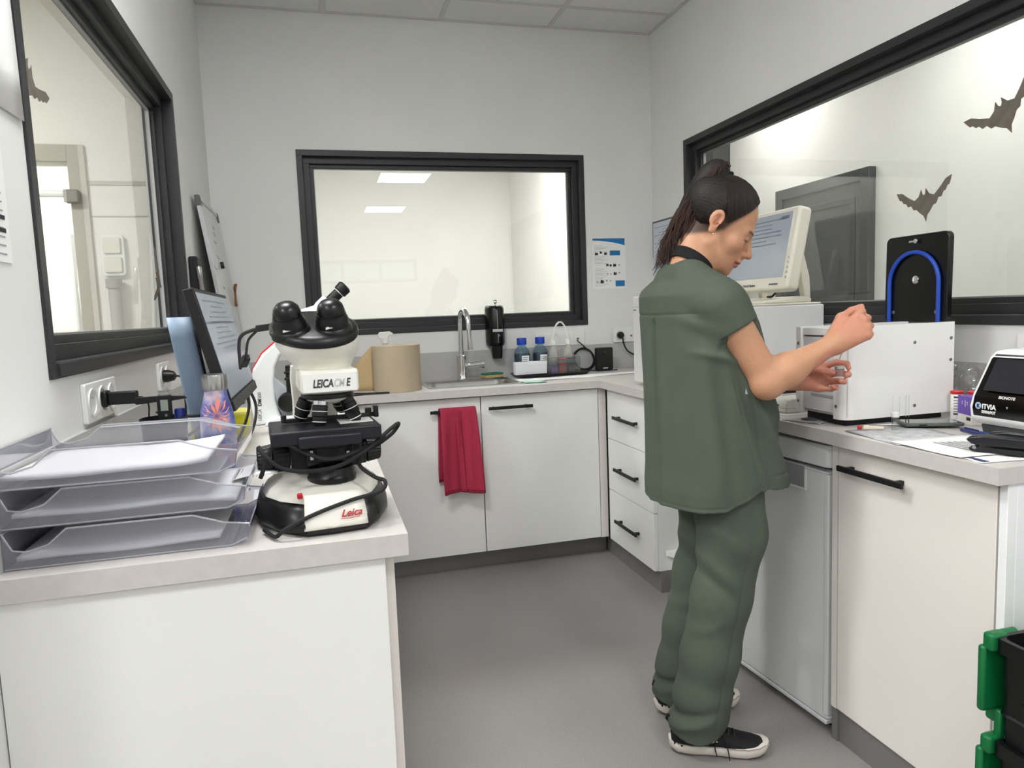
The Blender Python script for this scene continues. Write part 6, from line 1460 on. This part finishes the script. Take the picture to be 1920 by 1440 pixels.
# seam stitching, small tags
def tagpatch(name, c, R, w_, h_, m):
    MB().obox(Vector(c)-Vector(PO), (w_/2, h_/2, .0012), [Vector(v) for v in R]).build(name, m, top)
xs = Vector(PR@np.array([1, 0, 0])); ys = Vector(PR@np.array([0, 1, 0])); zs = Vector((0, 0, 1))
m_tag = M('tag_grey', (186, 190, 190), .6)
xs = Vector(TR_@np.array([1, 0, 0])); ys = Vector(TR_@np.array([0, 1, 0]))
tagpatch('neck_tag', tor2w((-.1655, .002, 1.236)), (ys, zs, -xs), .022, .017, m_tag)
tagpatch('pocket_tag', tor2w((-.012, -.1985, 1.030)), (xs, zs, -ys), .016, .017, m_tag)
# black undershirt collar
nax = (NECK0-NECK1)/np.linalg.norm(NECK0-NECK1); nf = frame(nax, (1, 0, 0)); mb = MB(); R_ = []
for hgt, gr in ((-.014, .0), (.012, -.001), (.016, -.003), (.014, -.006), (-.014, -.006)):
    ring = []
    for k in range(40):
        a = 2*PI*k/40; dirv = nf[:, 1]*math.cos(a)+nf[:, 2]*math.sin(a)
        fwd = dirv@(TR_@np.array([1, 0, 0])); c_ = NECK1 + nax*(.030+hgt-.020*fwd) - TR_@np.array([.006, 0, 0]); ring.append(tuple(c_ + dirv*(.0640+gr) - PO))
    R_.append(ring)
mb.rings(R_ + [R_[0]], False, False); mb.build('undershirt_collar', M('collar_black', (12, 12, 13), .85), person, smooth=True)

# ---------------------------------------------------------------- trousers
def d_pants(p):
    q = w2loc(p); x, y, z = q[:, 0], q[:, 1], q[:, 2]
    d = ell(q, (.010, 0, .80), (.130, .172, .14))
    for s in (-1, 1):
        pts = [(.022, s*.085, .76), (.038, s*.088, .62), (.004, s*.090, .44), (-.030, s*.092, .275), (-.055, s*.094, .15), (-.070, s*.096, .06)]
        rad = [.100, .088, .078, .077, .075, .078]
        leg = None
        for i in range(5):
            e = cap(q, pts[i], pts[i+1], rad[i], rad[i+1]); leg = e if leg is None else smin(leg, e, .03)
        cx = np.interp(z, [.06, .15, .275, .44, .62], [-.07, -.055, -.03, .004, .038]); lx_ = x-cx; ly = y-s*.09
        f = np.zeros_like(x)
        f -= .003*np.sin((z-.05)*75+ly*18+s)*ss(.20, .10, z)
        f -= .008*gauss(z-.120-.35*lx_, .016)*ss(.06, -.05, lx_); f += .006*gauss(z-.145-.3*lx_, .014)*ss(.05, -.05, lx_)
        f -= .006*gauss((z-.50)+.75*lx_, .022)*ss(.05, -.03, lx_); f += .005*gauss((z-.465)+.8*lx_, .018)*ss(.05, -.03, lx_)
        f -= .005*gauss((z-.60)+.7*lx_, .022)*ss(.05, -.04, lx_); f -= .004*gauss((z-.40)-.5*lx_, .02)*ss(.04, -.04, lx_)
        f += .0025*gauss(lx_-.022, .004)*ss(.75, .6, z); f -= .004*gauss(lx_-.055, .014)*ss(.1, .2, z)
        f -= .0012*np.sin(z*30+lx_*24+2*s)*ss(.3, .45, z)
        leg = leg + f*.85
        d = smin(d, leg, .022)
    sh = np.maximum(d, -(d+.011))
    hemz = .070 - .25*(x+.07)*0 + .018*np.sin(x*22+.4); sh = np.maximum(sh, hemz-z); sh = np.maximum(sh, z-.86)
    return sh
Vp, Fp = sdf_mesh(d_pants, (.80, 1.50, .02), (1.36, 2.14, .90), .0036)
Vp = relax(Vp, Fp, 1)
mesh_np('scrub_trousers', Vp-PO, Fp, m_scrub, person)

# ---------------------------------------------------------------- shoes
m_shoe = M('shoe_black', (16, 16, 17), .75, var=.2, scale=300, bump=.3, bscale=900); m_sole = M('shoe_sole', (222, 214, 204), .6, var=.08, scale=40); m_tread = M('shoe_tread', (40, 38, 37), .8)
for (hx_, hy_, yaw, lab) in ((-.148, -.088, -11, 'near'), (-.140, .098, 4, 'far')):
    c_ = loc2w((hx_, hy_, 0)) - PO; sR = rotz(PYAW+math.radians(yaw)); L_ = .268
    def W3(x, y, z): v = sR@np.array([x, y, z]); return (c_[0]+v[0], c_[1]+v[1], z+.0)
    st = [0, .02, .06, .10, .14, .18, .21, .24, .258, L_]
    hw = [.012, .029, .034, .033, .035, .041, .042, .036, .024, .006]
    def outline(g, n=1): 
        up = [(x, h+g) for x, h in zip(st, hw)]; return [(x+(g if x > .2 else -g if x < .01 else 0), y) for x, y in up] + [(x+(g if x > .2 else -g if x < .01 else 0), -y) for x, y in reversed(up)]
    sh = thing('shoe', None, None, (0, 0, 0)); sh.parent = person; del sh
    rocker = lambda x: .012*max(0, (x-.20)/.07)**2 + .008*max(0, (.03-x)/.03)
    mb = MB(); mb.rings([[W3(x, y, z+rocker(x)*(1 if z < .02 else .8)) for x, y in outline(g)] for z, g in ((.004, -.004), (.008, .0), (.022, .003), (.031, .002), (.034, -.003))]); sole = mb.build('shoe_sole', m_sole, person, smooth=True, angle=60)
    mb = MB(); mb.rings([[W3(x, y, z+rocker(x)) for x, y in outline(g)] for z, g in ((.0, -.010), (.0055, -.004))]); mb.build('tread', m_tread, sole, smooth=True)
    # upper: loft along the length
    R_ = []
    for x, w_, h_ in ((.004, .016, .066), (.012, .026, .074), (.03, .033, .076), (.06, .034, .076), (.09, .033, .078), (.115, .034, .082), (.14, .036, .072), (.17, .040, .060), (.20, .041, .050), (.23, .036, .043), (.25, .026, .036), (.262, .010, .030)):
        ring = []
        for k in range(20):
            a = PI*k/19; cx_, sz = math.cos(a), math.sin(a); ring.append(W3(x, w_*np.sign(cx_)*abs(cx_)**.75, .026+rocker(x)*.8+(h_-.026)*sz**.8))
        R_.append(ring)
    mb = MB(); mb.rings(R_); up_ = mb.build('shoe_upper', m_shoe, person, smooth=True, angle=70)
    mb = MB().tube([W3(.001, 0, .080), W3(-.008, 0, .092), W3(-.004, 0, .102), W3(.008, 0, .096)], .004, 8); mb.build('heel_loop', m_shoe, up_, smooth=True)
    mb = MB()
    for k in range(4):
        x = .125+.016*k; z_ = .080-.007*k; mb.tube([W3(x, -.026, z_-.012), W3(x+.003, -.010, z_+.003), W3(x+.003, .010, z_+.003), W3(x, .026, z_-.012)], .0022, 6)
    mb.tube([W3(.126, -.020, .074), W3(.122, -.036, .060), W3(.120, -.041, .030), W3(.124, -.046, .012)], .0016, 6); mb.tube([W3(.140, -.022, .068), W3(.150, -.040, .050), W3(.156, -.047, .022), W3(.158, -.050, .004)], .0016, 6)
    mb.build('laces', m_black, up_, smooth=True)
    mb = MB()
    for k, (x, z_, l) in enumerate(((.092, .052, .016), (.098, .045, .018), (.108, .056, .014), (.112, .048, .016), (.090, .060, .010))): mb.tube([W3(x, -.0358, z_), W3(x+l, -.0362, z_+.001)], .0018, 5)
    mb.build('side_logo', M('logo_silver', (186, 188, 186), .4), up_)
    mb = MB(); mb.tube([W3(-.0015, -.030 if False else .0, .036)] + [W3(x, -(h+.0038), .0335+rocker(x)*.8) for x, h in list(zip(st, hw))[1:-1]], .0012, 5); mb.build('sole_line', M('sole_line', (150, 140, 132), .7), sole)

# ---------------------------------------------------------------- what she holds
vial_c = WRL + LHF@np.array((.122, .004*LFLIP, .058)); 
vl = thing('sample_vial', 'tiny clear vial with cap pinched in the left hand of the person', 'vial', tuple(vial_c+np.array([0, 0, -.014])))
MB().lathe([(.0105, 0), (.0115, .002), (.0115, .018), (.0105, .019)], 20).build('glass', M('vial_glass', (196, 170, 166), .1, trans=.7), vl, smooth=True)
MB().lathe([(.0125, .0195), (.013, .0205), (.013, .027), (.0118, .028)], 20).build('rim', M('vial_rim', (206, 198, 196), .2, metal=.4), vl, smooth=True)
tipR = WRR + RHF@np.array((.116, .046*RFLIP, .052)); 
pp_ = thing('pipette', 'thin white pipette held between thumb and finger above the vial', 'pipette', tuple(tipR))
e_ = Vector(tuple(vial_c + np.array([0, -.0, .030]) - tipR)); 
MB().tube([Vector((0, 0, 0)) - e_*.06, e_*.35, e_*.72, e_], [.0034, .0036, .0024, .0014], 10).build('stem', M('pipette_white', (206, 204, 198), .35), pp_, smooth=True)
